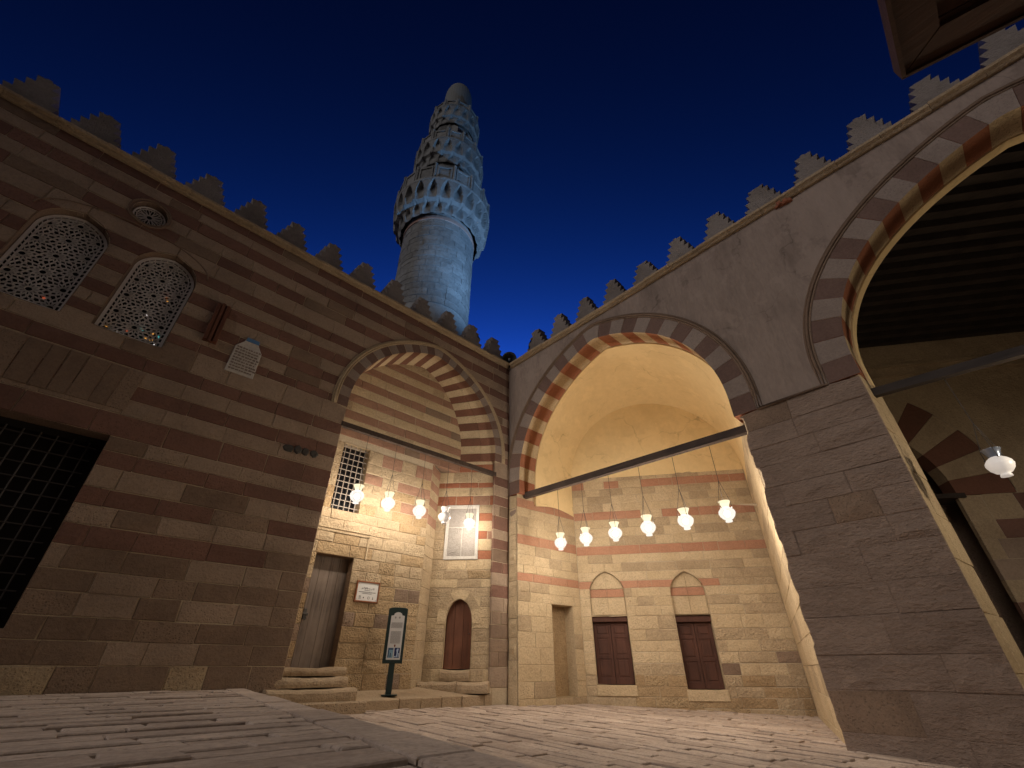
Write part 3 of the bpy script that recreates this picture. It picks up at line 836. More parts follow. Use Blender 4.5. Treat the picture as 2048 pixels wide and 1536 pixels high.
sheet(al, F_aback, [5.13, 8.3], 3.0, 6.75, [], M['mortar'])
def mat_ab(k, z, u):
    if (4.17 < z < 4.41 or 4.65 < z < 4.97) and u > 4.3: return M['redA'] if random.random() < .8 else M['cream']
    if 3.7 < z < 3.95 and u > 4.9 and random.random() < .6: return M['redA']
    if z < 2.0: return M['ochre'] if random.random() < .75 else M['brown']
    return M['cream'] if random.random() < .6 else M['ochre']
stone_wall(al, F_aback, zsAb, 3.05, 5.86, opsA, mat_ab, lens=(.3,.7), gap=.010, limit=150, proud=.010, rough=(5, 3, .014))
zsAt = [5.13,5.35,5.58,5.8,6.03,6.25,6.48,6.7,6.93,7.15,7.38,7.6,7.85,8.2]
def mat_at(k, z, u): return (M['redA'] if random.random() < .9 else M['brown']) if k % 2 == 0 else (M['gold'] if random.random() < .8 else M['cream'])  # paler gold in these upper courses makes up for weak lamplight
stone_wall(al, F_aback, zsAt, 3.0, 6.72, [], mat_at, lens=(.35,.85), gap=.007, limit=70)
# left cheek of the alcove
F_acheek = Frame((3.05, YL+.04), (0, 1), (1, 0))
sheet(al, F_acheek, [.0, 5.5], 0, .72, [], M['mortar'])
stone_wall(al, F_acheek, zsAb + [5.2, 5.5], .02, .70, [], mat_ab, lens=(.35,.6), limit=0)
# diagonal right cheek: small door, marble panel
PD = lambda u: Vector((7.42, YL)) + DG*u
def arch_fn(c, a, z0, zs, h): return Arch(c, a, z0, zs, h, .02, n=10)
sd = arch_fn(.80, .305, .64, 1.55, .45)
opsD = [sd.opening(.0, .62), rect_open(.43, 1.27, 2.88, 4.22)]
zsD = [.10,.40,.64,.90,1.15,1.40,1.62,1.84,2.06,2.25,2.44,2.64,2.88,3.09,3.36,3.56,3.81,4.01,4.22,4.47,4.69,4.83,5.13,5.35,5.6]
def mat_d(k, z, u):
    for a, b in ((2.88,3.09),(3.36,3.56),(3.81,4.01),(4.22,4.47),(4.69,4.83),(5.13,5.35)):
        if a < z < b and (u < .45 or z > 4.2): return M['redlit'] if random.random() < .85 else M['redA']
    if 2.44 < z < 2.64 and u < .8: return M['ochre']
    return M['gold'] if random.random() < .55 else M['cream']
sheet(al, F_adiag, [.0, 8.3], -.0, 1.56, opsD, M['mortar'])
stone_wall(al, F_adiag, zsD, .0, 1.54, opsD, mat_d, lens=(.26,.62), gap=.008, limit=150, rough=(4, 3, .010), jit=.006)
# narrow hollowed face between back wall and diagonal
P3 = PD(1.53); F_anar = Frame((5.86, YB), P3 - Vector((5.86, YB)), (.6, -.8))
lenN = (P3 - Vector((5.86, YB))).length
sheet(al, F_anar, [.0, 5.13], 0, lenN, [], M['mortar'])
stone_wall(al, F_anar, [.1,.45,.8,1.15,1.5,1.85,2.2,2.55,2.88,3.12,3.36,3.6,3.84,4.05,4.25,4.47,4.69,4.88,5.12], .0, lenN, [],
           lambda k, z, u: M['redA'] if z > 3.3 and k % 2 else M['cream'], lens=(.5,.7), limit=40)
mesh_obj('overhang', [(5.86, YB-.005, 5.135), (PD(1.53).x, PD(1.53).y, 5.135), (6.70, YB-.005, 5.135)], [(0,1,2)], M['brown'], al)
# weathered door
dr = mesh_obj('door', [F_aback(u, z, -.30) for u, z in ((3.38,.3),(4.2,.3),(4.2,2.6),(3.38,2.6))], [(0,1,2,3)], M['dark'], al)
dr['label'] = 'tall weathered plank door with iron lock'
u = 3.40
for i, w in enumerate((.20, .21, .18, .19)):
    vs, fs = prism(F_aback, [(u+.002,.66),(u+w-.002,.66),(u+w-.002,2.57),(u+.002,2.57)], -.26, -.19+random.uniform(-.004,.004), .003)
    mesh_obj('plank', vs, fs, M['doorw'], dr); u += w
mb = MB(); vs, fs = prism(F_aback, [(3.47,1.42),(3.53,1.42),(3.53,1.60),(3.47,1.60)], -.2, -.165, .005); mb.add(vs, fs)
vs, fs = prism(F_aback, [(3.45,1.50),(3.56,1.49),(3.56,1.53),(3.45,1.54)], -.2, -.15, .005); mb.add(vs, fs)
mb.tube([F_aback(3.50,1.47,-.15), F_aback(3.535,1.44,-.14), F_aback(3.50,1.40,-.15)], .008, 6)
mb.build('lock', M['iron'], dr)
pr = [(3.40,.66),(4.18,.66),(4.18,2.57),(3.40,2.57),(3.40,.66)]
loft([[F_aback(a, b, .0) for a, b in pr], [F_aback(a, b, -.31) for a, b in pr]], M['brown'], 'reveal', dr, smooth=False)
# string course and framed lintel panel over the door
mb = MB(); mb.bar(F_aback(3.06,3.10,.0), F_aback(4.47,3.10,.0), .06, .045, up=(0,1,0)); mb.build('string_course', M['cream'], al)
mb = MB()
for a, b in (((3.06,3.02),(4.43,3.02)), ((4.43,3.03),(4.43,2.56))): mb.bar(F_aback(a[0],a[1],.01), F_aback(b[0],b[1],.01), .035, .04, up=(0,1,0))
mb.build('panel_frame', M['cream'], al)
# barred window
gw = mesh_obj('barred_window', [F_aback(u, z, -.25) for u, z in ((3.46,3.47),(4.09,3.47),(4.09,4.97),(3.46,4.97))], [(0,1,2,3)], M['glassd'], al)
pr = [(3.46,3.47),(4.09,3.47),(4.09,4.97),(3.46,4.97),(3.46,3.47)]
loft([[F_aback(a, b, .0) for a, b in pr], [F_aback(a, b, -.26) for a, b in pr]], M['cream'], 'reveal', gw, smooth=False)
for i in range(5):
    mb = MB(); u = 3.53+.12*i; mb.tube([F_aback(u,3.47,-.07), F_aback(u,4.97,-.07)], .011, 6); mb.build('bar', M['irong'], gw)
for i in range(11):
    mb = MB(); z = 3.56+.135*i; mb.tube([F_aback(3.46,z,-.06), F_aback(4.09,z,-.06)], .010, 6); mb.build('bar', M['irong'], gw)
# small arched door
sdo = mesh_obj('arched_door', *prism(F_adiag, [(a, b) for a, b in sd.pts], -.2, -.13), M['doorr'], al); sdo['label'] = 'small arched red brown wooden door'
for k in range(3):
    u0 = .50+.205*k; zt = [2.0,2.02,2.0][k]
    poly = [(u0, .64), (u0+.197, .64)]; o = sd.opening(-.004, .64)
    for f in (0, .25, .5, .75, 1):
        pass
    top = []
    for j in range(6):
        uu = u0+.197 - .197*j/5
        zz = max([z for z in [1.5+.01*i for i in range(54)] if o.L(z) <= uu <= o.Rr(z) and z < o.z1] + [.7])
        top.append((uu, zz))
    vs, fs = prism(F_adiag, poly+top, -.13, -.10, 0); mesh_obj('plank', vs, fs, M['doorr'], sdo)
P_ = sd.pts + [sd.pts[0]]
loft([[F_adiag(a, b, .004) for a, b in P_], [F_adiag(a, b, -.2) for a, b in P_]], M['gold'], 'reveal', sdo, smooth=False)
mb = MB(); mb.lathe((0,0,0), [(.001,0),(.02,.005),(.014,.02)], 8)
o2 = mb.build('door_pull', M['iron'], sdo); off = Vector(F_adiag(.56, 1.3, -.095)); 
for v in o2.data.vertices: v.co = v.co + off
ringd = Arch(.80, .305, 1.50, 1.55, .45, .02, n=10)
ring(al, F_adiag, ringd, .20, 5, .12, M['gold'], M['cream'], front=.014)
# marble panel
mp_ = mesh_obj('marble_panel', *prism(F_adiag, [(.43,2.88),(1.27,2.88),(1.27,4.22),(.43,4.22)], -.06, .004), M['marble'], al)
mp_['label'] = 'pale framed marble panel of speckled slabs'
for (a, b, c, d_) in ((.50,1.19,3.66,4.13),(.50,.838,2.96,3.65),(.846,1.19,2.96,3.65)):
    vs, fs = prism(F_adiag, [(a+.004,c+.004),(b-.004,c+.004),(b-.004,d_-.004),(a+.004,d_-.004)], -.02, .010, .003); mesh_obj('slab', vs, fs, M['speck'], mp_)
mb = MB()
for (a, b, c, d_) in ((.425,.495,2.88,4.22),(1.195,1.27,2.88,4.22),(.495,1.195,4.135,4.22),(.495,1.195,2.88,2.955)):
    vs, fs = prism(F_adiag, [(a,c),(b,c),(b,d_),(a,d_)], -.02, .026, .006); mb.add(vs, fs, .6)
mb.build('frame', M['marble'], mp_)
# wooden tie beam of the alcove
mb = MB(); mb.bar(F_left(3.02, 5.02, -.03), F_left(7.40, 5.05, -.03), .09, .11); mb.build('tie_beam', M['beam'], al)

# dais, steps
da = structure(mesh_obj('dais', [(2.9,YL+.02,-.1),(7.44,YL+.02,-.1),(7.44,YL+.02,.18),(2.9,YL+.02,.19),(2.9,9.8,.40),(7.44,9.8,.40),(2.9,9.8,-.1),(7.44,9.8,-.1)],
     [(0,1,2,3),(3,2,5,4),(0,3,4,6),(1,7,5,2)], M['step']))
u = 4.42
while u < 7.40:
    w = min(random.uniform(.45, .8), 7.42-u)
    vs, fs = prism(F_left, [(u+.004,-.08),(u+w-.004,-.08),(u+w-.004,.195+random.uniform(-.006,.004)),(u+.004,.195+random.uniform(-.006,.004))], -.25, .02+random.uniform(-.01,.012), .014)
    mesh_obj('kerb_stone', vs, fs, M['step'], da); u += w
vs, fs = prism(F_left, [(2.72,-.08),(4.40,-.08),(4.39,.20),(2.72,.215)], -.2, .34, .02); mesh_obj('kerb_stone', vs, fs, M['step'], da)
st = thing('stone_steps', 'three worn stone steps up to the weathered plank door', 'steps', (3.5, 8.6, .2))
def worn_step(parent, fr, u0, u1, z0, z1, d0, d1, mat, name='step', seg=12):
    """rounded, worn block along u"""
    prof = [(d0, z0), (d1-.01, z0), (d1, z0+(z1-z0)*.3), (d1-.005, z1-.05), (d1-.03, z1-.018), (d1-.075, z1-.003), (d0, z1)]
    n = len(prof); vs, fs = [], []
    for i in range(seg+1):
        t = i/seg; u = u0+(u1-u0)*t; sag = -.016*math.sin(math.pi*t) + random.uniform(-.007,.007); e = -.02 if i in (0, seg) else random.uniform(-.014,.010)
        for (d, z) in prof:
            vs.append(fr(u, z + (sag if z > (z0+z1)/2 else 0), d + (e if d > d0 else 0)))
    for i in range(seg):
        for k in range(n): fs.append((i*n+k, i*n+(k+1)%n, (i+1)*n+(k+1)%n, (i+1)*n+k))
    fs += [tuple(range(n))[::-1], tuple(seg*n+k for k in range(n))]
    return mesh_obj(name, vs, fs, mat, parent)
worn_step(st, F_left, 2.80, 4.24, .20, .385, -.74, .24, M['step'])
worn_step(st, F_left, 2.92, 4.16, .39, .54, -.74, .015, M['step'])
worn_step(st, F_left, 3.08, 4.22, .545, .675, -.735, -.24, M['step'])
s2 = thing('stone_bench_step', 'long low stone step in front of the small arched door', 'step', (7.0, 8.8, .2))
worn_step(s2, F_adiag, .06, .72, .22, .42, -.02, .33, M['step'], 'step_block', 6)
worn_step(s2, F_adiag, .73, 1.66, .24, .425, -.02, .33, M['step'], 'step_block', 8)
worn_step(s2, F_adiag, .50, 1.13, .42, .63, -.1, .09, M['step'], 'sill_block', 6)

# ------------------------------------------------------------------ right courtyard wall
wr = thing('courtyard_wall', 'grey plastered wall with two big striped arches, right of the corner', 'wall', (XR, 2, 0))
_jr = random.Random(5); _jt = []; _z = -2.0
while _z < 5:
    _o = _jr.choice((0, 0, .01, .03, .06, .10)); _h = _jr.uniform(.08, .42)
    _jt += [(_z, _o + _jr.uniform(-.008, .008)), (_z+_h*.5, _o + _jr.uniform(-.012, .012)), (_z+_h-.015, _o + _jr.uniform(-.008, .008))]; _z += _h
opC = archC.opening(RING_C, -2, jamb=(2.27, 8.18)); _fl0 = opC.fl
opC.fl = lambda z: _fl0(z) - (interp(_jt, z) if z < 4.5 else 0)
opR = archR.opening(RING_R, -2, jamb=(-5.87, .39))
F_rb = Frame((XR, 0), (0, 1), (-1, 0))
sheet(wr, F_right, [4.55, 8.8], -6.5, YL+.02, [opC, opR], M['plaster'], dep=0, name='plaster_face')
sheet(wr, F_right, [-.5, 4.55], -6.5, YL+.02, [opC, opR], M['pier'], dep=-.008)
zsP = [-.45,-.02,.42,.80,1.24,1.62,2.08,2.42,2.80,3.14,3.50,3.84,4.18,4.55]
def mat_p(k, z, u): return M['pier'] if random.random() < .93 else M['brown']
stone_wall(wr, F_right, zsP, -6.5, YL-.002, [opC, opR], lambda k, z, u: mat_p(k, z, u) if u < 5 else M['gold'], lens=(.5, 1.25), gap=.004, limit=200, proud=.014, jit=.006, depth=.2, rough=(6, 4, .034))
cornice(wr, F_right, -6.5, YL-.1, 8.72, 21, M['cream'])
mb = MB()
for i in range(5): mb.add(*prism(F_right, [(.02+.06*i, 8.64+.01*i), (.10+.06*i, 8.63+.008*i), (.11+.06*i, 8.74+.012*i), (.03+.06*i, 8.75+.008*i)], -.02, .05+random.uniform(0,.05), .015))
mb.build('broken_cornice', M['redlit'], wr)
parapet(wr, F_right, -6.5, YL+.12, [7.42-.988*i for i in range(0, 14)])
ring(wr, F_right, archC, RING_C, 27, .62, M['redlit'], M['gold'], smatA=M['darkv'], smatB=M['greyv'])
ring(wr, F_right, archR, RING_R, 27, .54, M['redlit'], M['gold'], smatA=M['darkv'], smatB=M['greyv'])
def path_ribs(g):
    c = archC.offset(RING_C+g); r = archR.offset(RING_R+g)
    k = list(c) + list(r)          # corner foot .. apex .. right foot, then across to the big arch
    return k
rib(wr, F_right, path_ribs, [(.02, .012, .022), (.065, .026, .026), (.11, .012, .02)], M['brown'])
# reveals: jamb of the pier towards the big iwan, left jamb strip, rear band of the big arch
F_pr = Frame((XR, .39), (.95, -.095), (0, -1))
sheet(wr, F_pr, [-.5, 4.7], 0, .95, [], M['mortar'])
stone_wall(wr, F_pr, [-.45,.0,.6,1.2,1.8,2.4,3.0,3.6,4.15,4.55], .01, .95, [], lambda k, z, u: M['gold'], lens=(.4,.6), limit=40, gap=.006, proud=.012)
loft([[F_right(u, z, -.545) for u, z in archR.offset(-.03)], [F_right(u, z, -.70) for u, z in archR.offset(-.05)]], M['vault'], 'arch_band', wr)
loft([[F_right(u, z, -.544) for u, z in archR.offset(.06)], [F_right(u, z, -.544) for u, z in archR.offset(-.03)]], M['vault'], 'arch_lip', wr)
loft([[F_right(u, z, -.70) for u, z in archR.offset(-.05)], [F_right(u, z, -.70) for u, z in archR.offset(1.2)]], M['vault'], 'arch_back', wr)

# ------------------------------------------------------------------ centre iwan
iw = thing('iwan', 'brightly lit vaulted iwan with two dark doors, right of the corner', 'iwan', (9.5, 5.5, 0))
zsC = [-.35,-.10,.10,.30,.52,.75,.98,1.22,1.46,1.76,1.98,2.19,2.40,2.58,2.80,3.02,3.24,3.47,3.71,3.95,4.18,4.41,4.64,4.86,5.07,5.30,5.46]
redC = [(2.40,2.58),(3.24,3.47),(4.18,4.41),(5.07,5.30)]
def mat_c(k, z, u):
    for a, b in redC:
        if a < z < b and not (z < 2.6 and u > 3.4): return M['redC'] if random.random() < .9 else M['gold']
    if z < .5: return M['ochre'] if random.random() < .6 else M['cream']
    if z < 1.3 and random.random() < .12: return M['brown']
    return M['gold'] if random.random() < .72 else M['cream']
nA = Arch(.705, .44, 1.78, 2.30, .46, .06, n=12); nB = Arch(2.72, .42, 1.75, 2.27, .43, .06, n=12)
dA = (.265, 1.145, .32, 1.76); dB = (2.30, 3.14, .24, 1.73)
opsC = [rect_open(dA[0], dA[1], dA[2], dA[3]), rect_open(dB[0], dB[1], dB[2], 1.76), nA.opening(0, 1.78), nB.opening(0, 1.76)]
sheet(iw, F_cback, [-.5, 5.5], -.02, 4.90, opsC, M['mortar'])
stone_wall(iw, F_cback, zsC, .0, 4.87, opsC, mat_c, lens=(.32,.85), gap=.007, limit=215, proud=.009, rough=(5, 3, .012), jit=.006)
# blind arch infill
for nm, a_, d_ in (('blind_arch', nA, dA), ('blind_arch', nB, dB)):
    bp_ = mesh_obj(nm, [F_cback(u, z, -.12) for u, z in a_.pts], F_cback.faces([tuple(range(len(a_.pts)))]), M['mortar'], iw)
    P_ = a_.pts + [a_.pts[0]]
    loft([[F_cback(u, z, .0) for u, z in P_], [F_cback(u, z, -.13) for u, z in P_]], M['gold'], 'reveal', bp_, smooth=False)
    zz = [1.78, 2.20, 2.40, 3.0]
    o = Opening(1.0, 9, lambda z: -9, lambda z: -9)
    for k in range(3):
        z0, z1 = zz[k], min(zz[k+1], a_.opening(0, 1.7).z1 - .01); ao = a_.opening(-.006, 1.7); nb = 2
        for b in range(nb):
            side = []
            for j in range(5):
                z = z0+.006+(z1-z0-.012)*j/4; l, r_ = ao.L(min(z, ao.z1-.001)), ao.Rr(min(z, ao.z1-.001))
                side.append((l+(r_-l)*b/nb+.003, l+(r_-l)*(b+1)/nb-.003, z))
            poly = [(side[0][0], side[0][2])]+[(s[1], s[2]) for s in side]+[(s[0], s[2]) for s in reversed(side[1:])]
            if area2(poly) > .004:
                vs, fs = prism(F_cback, poly, -.13, -.095+random.uniform(-.004,.004), .004); mesh_obj('stone_block', vs, fs, M['redC'] if k == 1 else M['gold'], bp_)
def panel_door(parent, fr, d_, mat, label):
    u0, u1, z0, z1 = d_
    bk = mesh_obj('door', [fr(u, z, -.26) for u, z in ((u0,z0),(u1,z0),(u1,z1),(u0,z1))], fr.faces([(0,1,2,3)]), M['dark'], parent); bk['label'] = label
    pr = [(u0,z0),(u1,z0),(u1,z1+.03),(u0,z1+.03),(u0,z0)]
    loft([[fr(a, b, .0) for a, b in pr], [fr(a, b, -.27) for a, b in pr]], M['gold'], 'reveal', bk, smooth=False)
    vs, fs = prism(fr, [(u0+.002,z1-.12),(u1-.002,z1-.12),(u1-.002,z1+.01),(u0+.002,z1+.01)], -.24, -.05, .008); mesh_obj('lintel', vs, fs, mat, bk)
    mid = (u0+u1)/2
    for a, b in ((u0+.01, mid-.004), (mid+.004, u1-.01)):
        zt = z1-.125; zb = z0+.01
        mb = MB(); w = .055
        rails = [zb, zb+.13, zb+(zt-zb)*.40, zb+(zt-zb)*.45, zb+(zt-zb)*.74, zb+(zt-zb)*.79, zt-.06, zt]
        for (c, e) in ((a, a+w), (b-w, b)):
            vs, fs = prism(fr, [(c,zb),(e,zb),(e,zt),(c,zt)], -.2, -.155, .004); mb.add(vs, fs)
        for i in range(0, 8, 2):
            vs, fs = prism(fr, [(a+w,rails[i]),(b-w,rails[i]),(b-w,rails[i+1]),(a+w,rails[i+1])], -.2, -.157, .004); mb.add(vs, fs)
        mb.build('door_leaf', mat, bk)
        for i in range(1, 7, 2):
            q = [(a+w,rails[i]),(b-w,rails[i]),(b-w,rails[i+1]),(a+w,rails[i+1])]
            vs, fs = prism(fr, q, -.21, -.175, 0); mesh_obj('panel', vs, fs, mat, bk)
            q2 = offset_poly(q, .03); vs, fs = prism(fr, q2, -.18, -.163, .012); mesh_obj('panel', vs, fs, mat, bk)
panel_door(iw, F_cback, dA, M['doord'], 'dark panelled double door nearer the corner')
panel_door(iw, F_cback, (dB[0], dB[1], dB[2], 1.73), M['doord'], 'dark panelled double door nearer the pier')
for d_ in (dA, dB):
    vs, fs = prism(F_cback, [(d_[0]-.03,d_[2]-.22),(d_[1]+.03,d_[2]-.22),(d_[1]+.03,d_[2]-.004),(d_[0]-.03,d_[2]-.004)], -.25, .03, .015); mesh_obj('door_sill', vs, fs, M['gold'], iw)
# left cheek with a narrow niche
LC = (CB - Vector((XR, 8.15))).length
nu0, nu1 = 1.08, 1.80
opsCl = [rect_open(nu0, nu1, .10, 1.98)]
sheet(iw, F_cleft, [-.5, 4.6], 0, LC+.03, opsCl, M['mortar'])
stone_wall(iw, F_cleft, [-.35,-.10,.10,.40,.72,1.05,1.36,1.68,1.98,2.19,2.42,2.61,2.80,3.04,3.28,3.52,3.75,3.98,4.21,4.45,4.6], .0, LC, opsCl,
   lambda k, z, u: M['redC'] if any(a < z < b for a, b in ((2.42,2.61),(3.28,3.52),(4.21,4.45))) else (M['gold'] if random.random() < .75 else M['cream']), lens=(.35,.7), gap=.006, limit=80, depth=.02)
ni = mesh_obj('niche', [F_cleft(u, z, -.30) for u, z in ((nu0,.1),(nu1,.1),(nu1,1.98),(nu0,1.98))], F_cleft.faces([(0,1,2,3)]), M['ochre'], iw)
pr = [(nu0,.1),(nu1,.1),(nu1,1.98),(nu0,1.98),(nu0,.1)]
loft([[F_cleft(a, b, .0) for a, b in pr], [F_cleft(a, b, -.31) for a, b in pr]], M['gold'], 'reveal', ni, smooth=False)
# right splayed cheek
LR = (Vector((8.2, 2.33)) - CRR).length
sheet(iw, F_cright, [-.6, 4.9], -.02, LR+.3, [], M['mortar'])
stone_wall(iw, F_cright, [-.45,-.1,.3,.7,1.1,1.5,1.9,2.3,2.7,3.1,3.5,3.9,4.3,4.7,4.9], .0, LR, [], lambda k, z, u: M['gold'] if random.random() < .8 else M['cream'], lens=(.5,1.0), gap=.006, limit=70)
# plaster tympanum and splayed vault
nvv = 57
front = resample([(u, z) for u, z in archC.offset(-.035)], nvv-1)              # right foot -> left foot
front[0] = (front[0][0], 4.3); front[-1] = (front[-1][0], 4.3)
backc = []
for i in range(61):
    t = math.pi*i/60; uu = 2.44 + 2.44*math.cos(t); x = abs(math.cos(t))
    backc.append((uu, 5.25 + 2.55*math.sin(t)))
backc = [(4.88, 4.3), (4.88, 4.8)] + backc + [(0.0, 4.8), (0.0, 4.3)]
backr = resample(backc[::-1], nvv-1)
curves = []
for k in range(13):
    t = k/12; c = []
    for (fu, fz), (bu, bz) in zip(front, backr):
        a = Vector(F_right(fu, fz, -.58)); b = Vector(F_cback(bu, bz, .004)); p = a*(1-t)+b*t
        p.z += .10*math.sin(math.pi*t)
        c.append(tuple(p))
    curves.append(c)
loft(curves, M['vault'], 'vault', iw, r=.4)
loft([[F_right(u, z, -.58) for u, z in front], [F_right(u, z, -.58) for u, z in resample(archC.offset(.25), nvv-1)]], M['vault'], 'vault_lip', iw)
tp = [(u, z) for u, z in backc]
mesh_obj('tympanum', [F_cback(u, max(z, 5.46) if z > 5.3 else 5.40, .010) for u, z in backc if z > 5.2] , F_cback.faces([tuple(range(len([1 for u, z in backc if z > 5.2])))]), M['vault'], iw, rnd=.6)
mb = MB(); mb.bar((8.13, 2.22, 4.36), (8.13, 8.10, 4.53), .12, .15); mb.build('tie_beam', M['beam'], iw)

# ------------------------------------------------------------------ big dark iwan on the right
ri = thing('iwan', 'dark timber ceilinged iwan behind the large arch at the right edge', 'iwan', (11, -1, 0))
ra = Arch(6.85, 1.77, 3.9, 4.0, 1.77, .1)
opsR = [ra.opening(1.18, -1)]
sheet(ri, F_rback, [-.6, 8.3], 4.9, 15, opsR, M['mortar'])
zsR = [-.45,.0,.45,.9,1.35,1.75,2.15,2.55,2.95,3.35,3.9]
stone_wall(ri, F_rback, zsR, 4.9, 13, [Opening(-1, 3.9, lambda z: 5.08, lambda z: 8.62)], lambda k, z, u: M['cream'] if random.random() < .6 else (M['buff'] if random.random() < .7 else M['red']), lens=(.5,1.0), gap=.008, limit=70)
sheet(ri, F_rback, [3.9, 8.2], 4.9, 15, opsR, M['vaultd'] if 'vaultd' in M else M['cream'], dep=.004, name='plaster_face')
ring(ri, F_rback, ra, 1.15, 17, .35, M['redv'], M['cream'], front=.016, keep=lambda p: p.x > 6.9)
mb = MB()
for z0, z1, p in ((7.08,7.14,.10),(7.14,7.34,.05),(7.34,7.42,.12)):
    vs, fs = prism(F_rback, [(4.9,z0),(15,z0),(15,z1),(4.9,z1)], -.02, p); mb.add(vs, fs, .5)
mb.build('ledge', M['cream'], ri)
vs, fs = prism(F_rback, [(5.9,3.84),(8.75,3.84),(8.75,3.94),(5.9,3.94)], -.5, .06); mesh_obj('impost_beam', vs, fs, M['ceil'], ri)
mesh_obj('passage', [F_rback(u, z, -.9) for u, z in ((5.9,-.6),(9.2,-.6),(9.2,6.2),(5.9,6.2))], [(0,1,2,3)], M['brown'], ri)
# inner side of the pier wall and far side, ceiling of beams
P0 = Vector((8.80, .30)); P1 = Vector(F_rback(5.6, 0)[:2])
F_rl = Frame(P0, P1-P0, (0, -1)); sheet(ri, F_rl, [-.6, 8.3], -.02, (P1-P0).length, [], M['brown'])
bx = [F_right(3.0, 8.22, -.67), F_rback(4.9, 8.22, .0), F_rback(15, 8.22, .0), F_right(-7.5, 8.22, -.67)]
mesh_obj('ceiling_boards', bx, [(0,1,2,3)], M['ceil'], ri)
for i in range(22):
    o = .18+.36*i
    p = Q - Vector((math.cos(A36), math.sin(A36)))*o
    if True:
        a = Vector((p.x, p.y)) + DB*4.6; b = Vector((p.x, p.y)) + DB*15
        # keep inside the room (X > 8.55)
        if a.x < 8.56:
            if b.x < 8.7: continue
            a = a + (b-a)*((8.56-a.x)/(b.x-a.x))
        mb = MB(); mb.bar((a.x, a.y, 8.12), (b.x, b.y, 8.12), .15, .18); mb.build('ceiling_beam', M['ceil'], ri)
mb = MB(); mb.bar((8.2, .44, 4.31), (8.2, -5.9, 4.0), .11, .13); mb.build('tie_beam', M['ceil'], ri)
mb = MB(); mb.box(8.5, 15.5, -7.6, -7.4, -.6, 8.3); mb.build('side_wall', M['cream'], ri)

# ------------------------------------------------------------------ lanterns
def lantern(pos, beam_z, label, group, mode='lit', s=1.0, bulb=None):
    x, y, z = pos; ph = random.uniform(0, 2); s = s*random.uniform(.96, 1.04); x += random.uniform(-.01, .01); pos = (x, y, z)
    t = thing('hanging_lantern', label, 'lantern', (x, y, z), group)
    body = [(.052,-.165),(.062,-.165),(.058,-.14),(.05,-.125),(.085,-.11),(.125,-.065),(.145,-.01),(.138,.03),(.105,.07),(.066,.098)]
    neck = [(.062,.098),(.064,.11),(.078,.15),(.102,.205),(.108,.21),(.100,.207),(.073,.15),(.058,.11)]
    mb = MB(); mb.lathe(pos, [(r*s, h*s) for r, h in body], 20)
    m = {'lit': M['lamp'], 'off': M['lampo'], 'dim': M['lampd']}[mode]
    mb.build('glass_body', m, t, smooth=True)
    if bulb: mb = MB(); mb.lathe((x, y, z-.02*s), [(.012,-.05*s),(.038*s,-.03*s),(.05*s,0),(.038*s,.03*s),(.012,.05*s)], 10); mb.build('bulb', M[bulb], t, smooth=True)
    mb = MB(); mb.lathe(pos, [(r*s, h*s) for r, h in neck], 20, cap=False)
    mb.build('glass_neck', {'lit': M['lampn'], 'off': M['lampo'], 'dim': M['chrome']}[mode], t, smooth=True)
    mb = MB(); k = z+.62*s
    for a in (ph, ph+2.094, ph+4.189): mb.tube([(x+.112*s*math.cos(a), y+.112*s*math.sin(a), z+.09*s), (x+.112*s*math.cos(a), y+.112*s*math.sin(a), z+.19*s), (x, y, k)], .0045, 5)
    mb.tube([(x, y, k), (x, y, beam_z)], .005, 5); mb.build('wire', M['iron'], t)
    mb = MB()
    for a in (ph, ph+2.094, ph+4.189): mb.lathe((x+.118*s*math.cos(a), y+.118*s*math.sin(a), z+.085*s), [(.004,-.012),(.012,0),(.004,.012)], 6)
    mb.build('lug', M['iron'], t)
    return t
LZ = 3.61
for i, (x, lab) in enumerate(((3.68, 'lit glass lantern in front of the barred window, first in the left row'),
        (4.40, 'lit glass lantern just right of the barred window, second in the left row'),
        (5.17, 'lit glass lantern in the middle of the left row'),
        (5.86, 'clear unlit glass lantern, fourth in the left row'),
        (6.60, 'lit glass lantern in front of the marble panel, last in the left row'))):
    lantern((x, YL+.03, LZ), 5.0, lab, 'lanterns in the left alcove', 'off' if i == 3 else 'lit', bulb=None if i == 3 else 'bulbA')
names = ['first lit glass lantern from the corner, in the vaulted iwan row', 'second lit glass lantern from the corner, in the vaulted iwan row', 'third lit glass lantern from the corner, in the vaulted iwan row',
         'fourth lit glass lantern from the corner, in the vaulted iwan row', 'lit glass lantern next to the one nearest the pier, vaulted iwan row', 'lit glass lantern nearest the pier, highest of the vaulted iwan row']
for i, y in enumerate((6.95, 6.19, 5.41, 4.62, 3.82, 3.03)):
    lantern((8.13, y, 3.13-.03*i), 4.45-.02*i, names[i], 'lanterns in the vaulted iwan', bulb='bulbC')
lantern((8.2, -.47, 2.86), 4.22, 'dim pale glass lantern hanging in the dark right iwan', 'lanterns in the dark iwan', 'dim')
lantern((8.2, -1.9, 2.86), 4.12, 'lit glass lantern in the dark right iwan, beyond the picture edge, nearer one', 'lanterns in the dark iwan', bulb='bulbR')
lantern((8.2, -3.4, 2.86), 4.05, 'lit glass lantern in the dark right iwan, beyond the picture edge, farther one', 'lanterns in the dark iwan', bulb='bulbR')

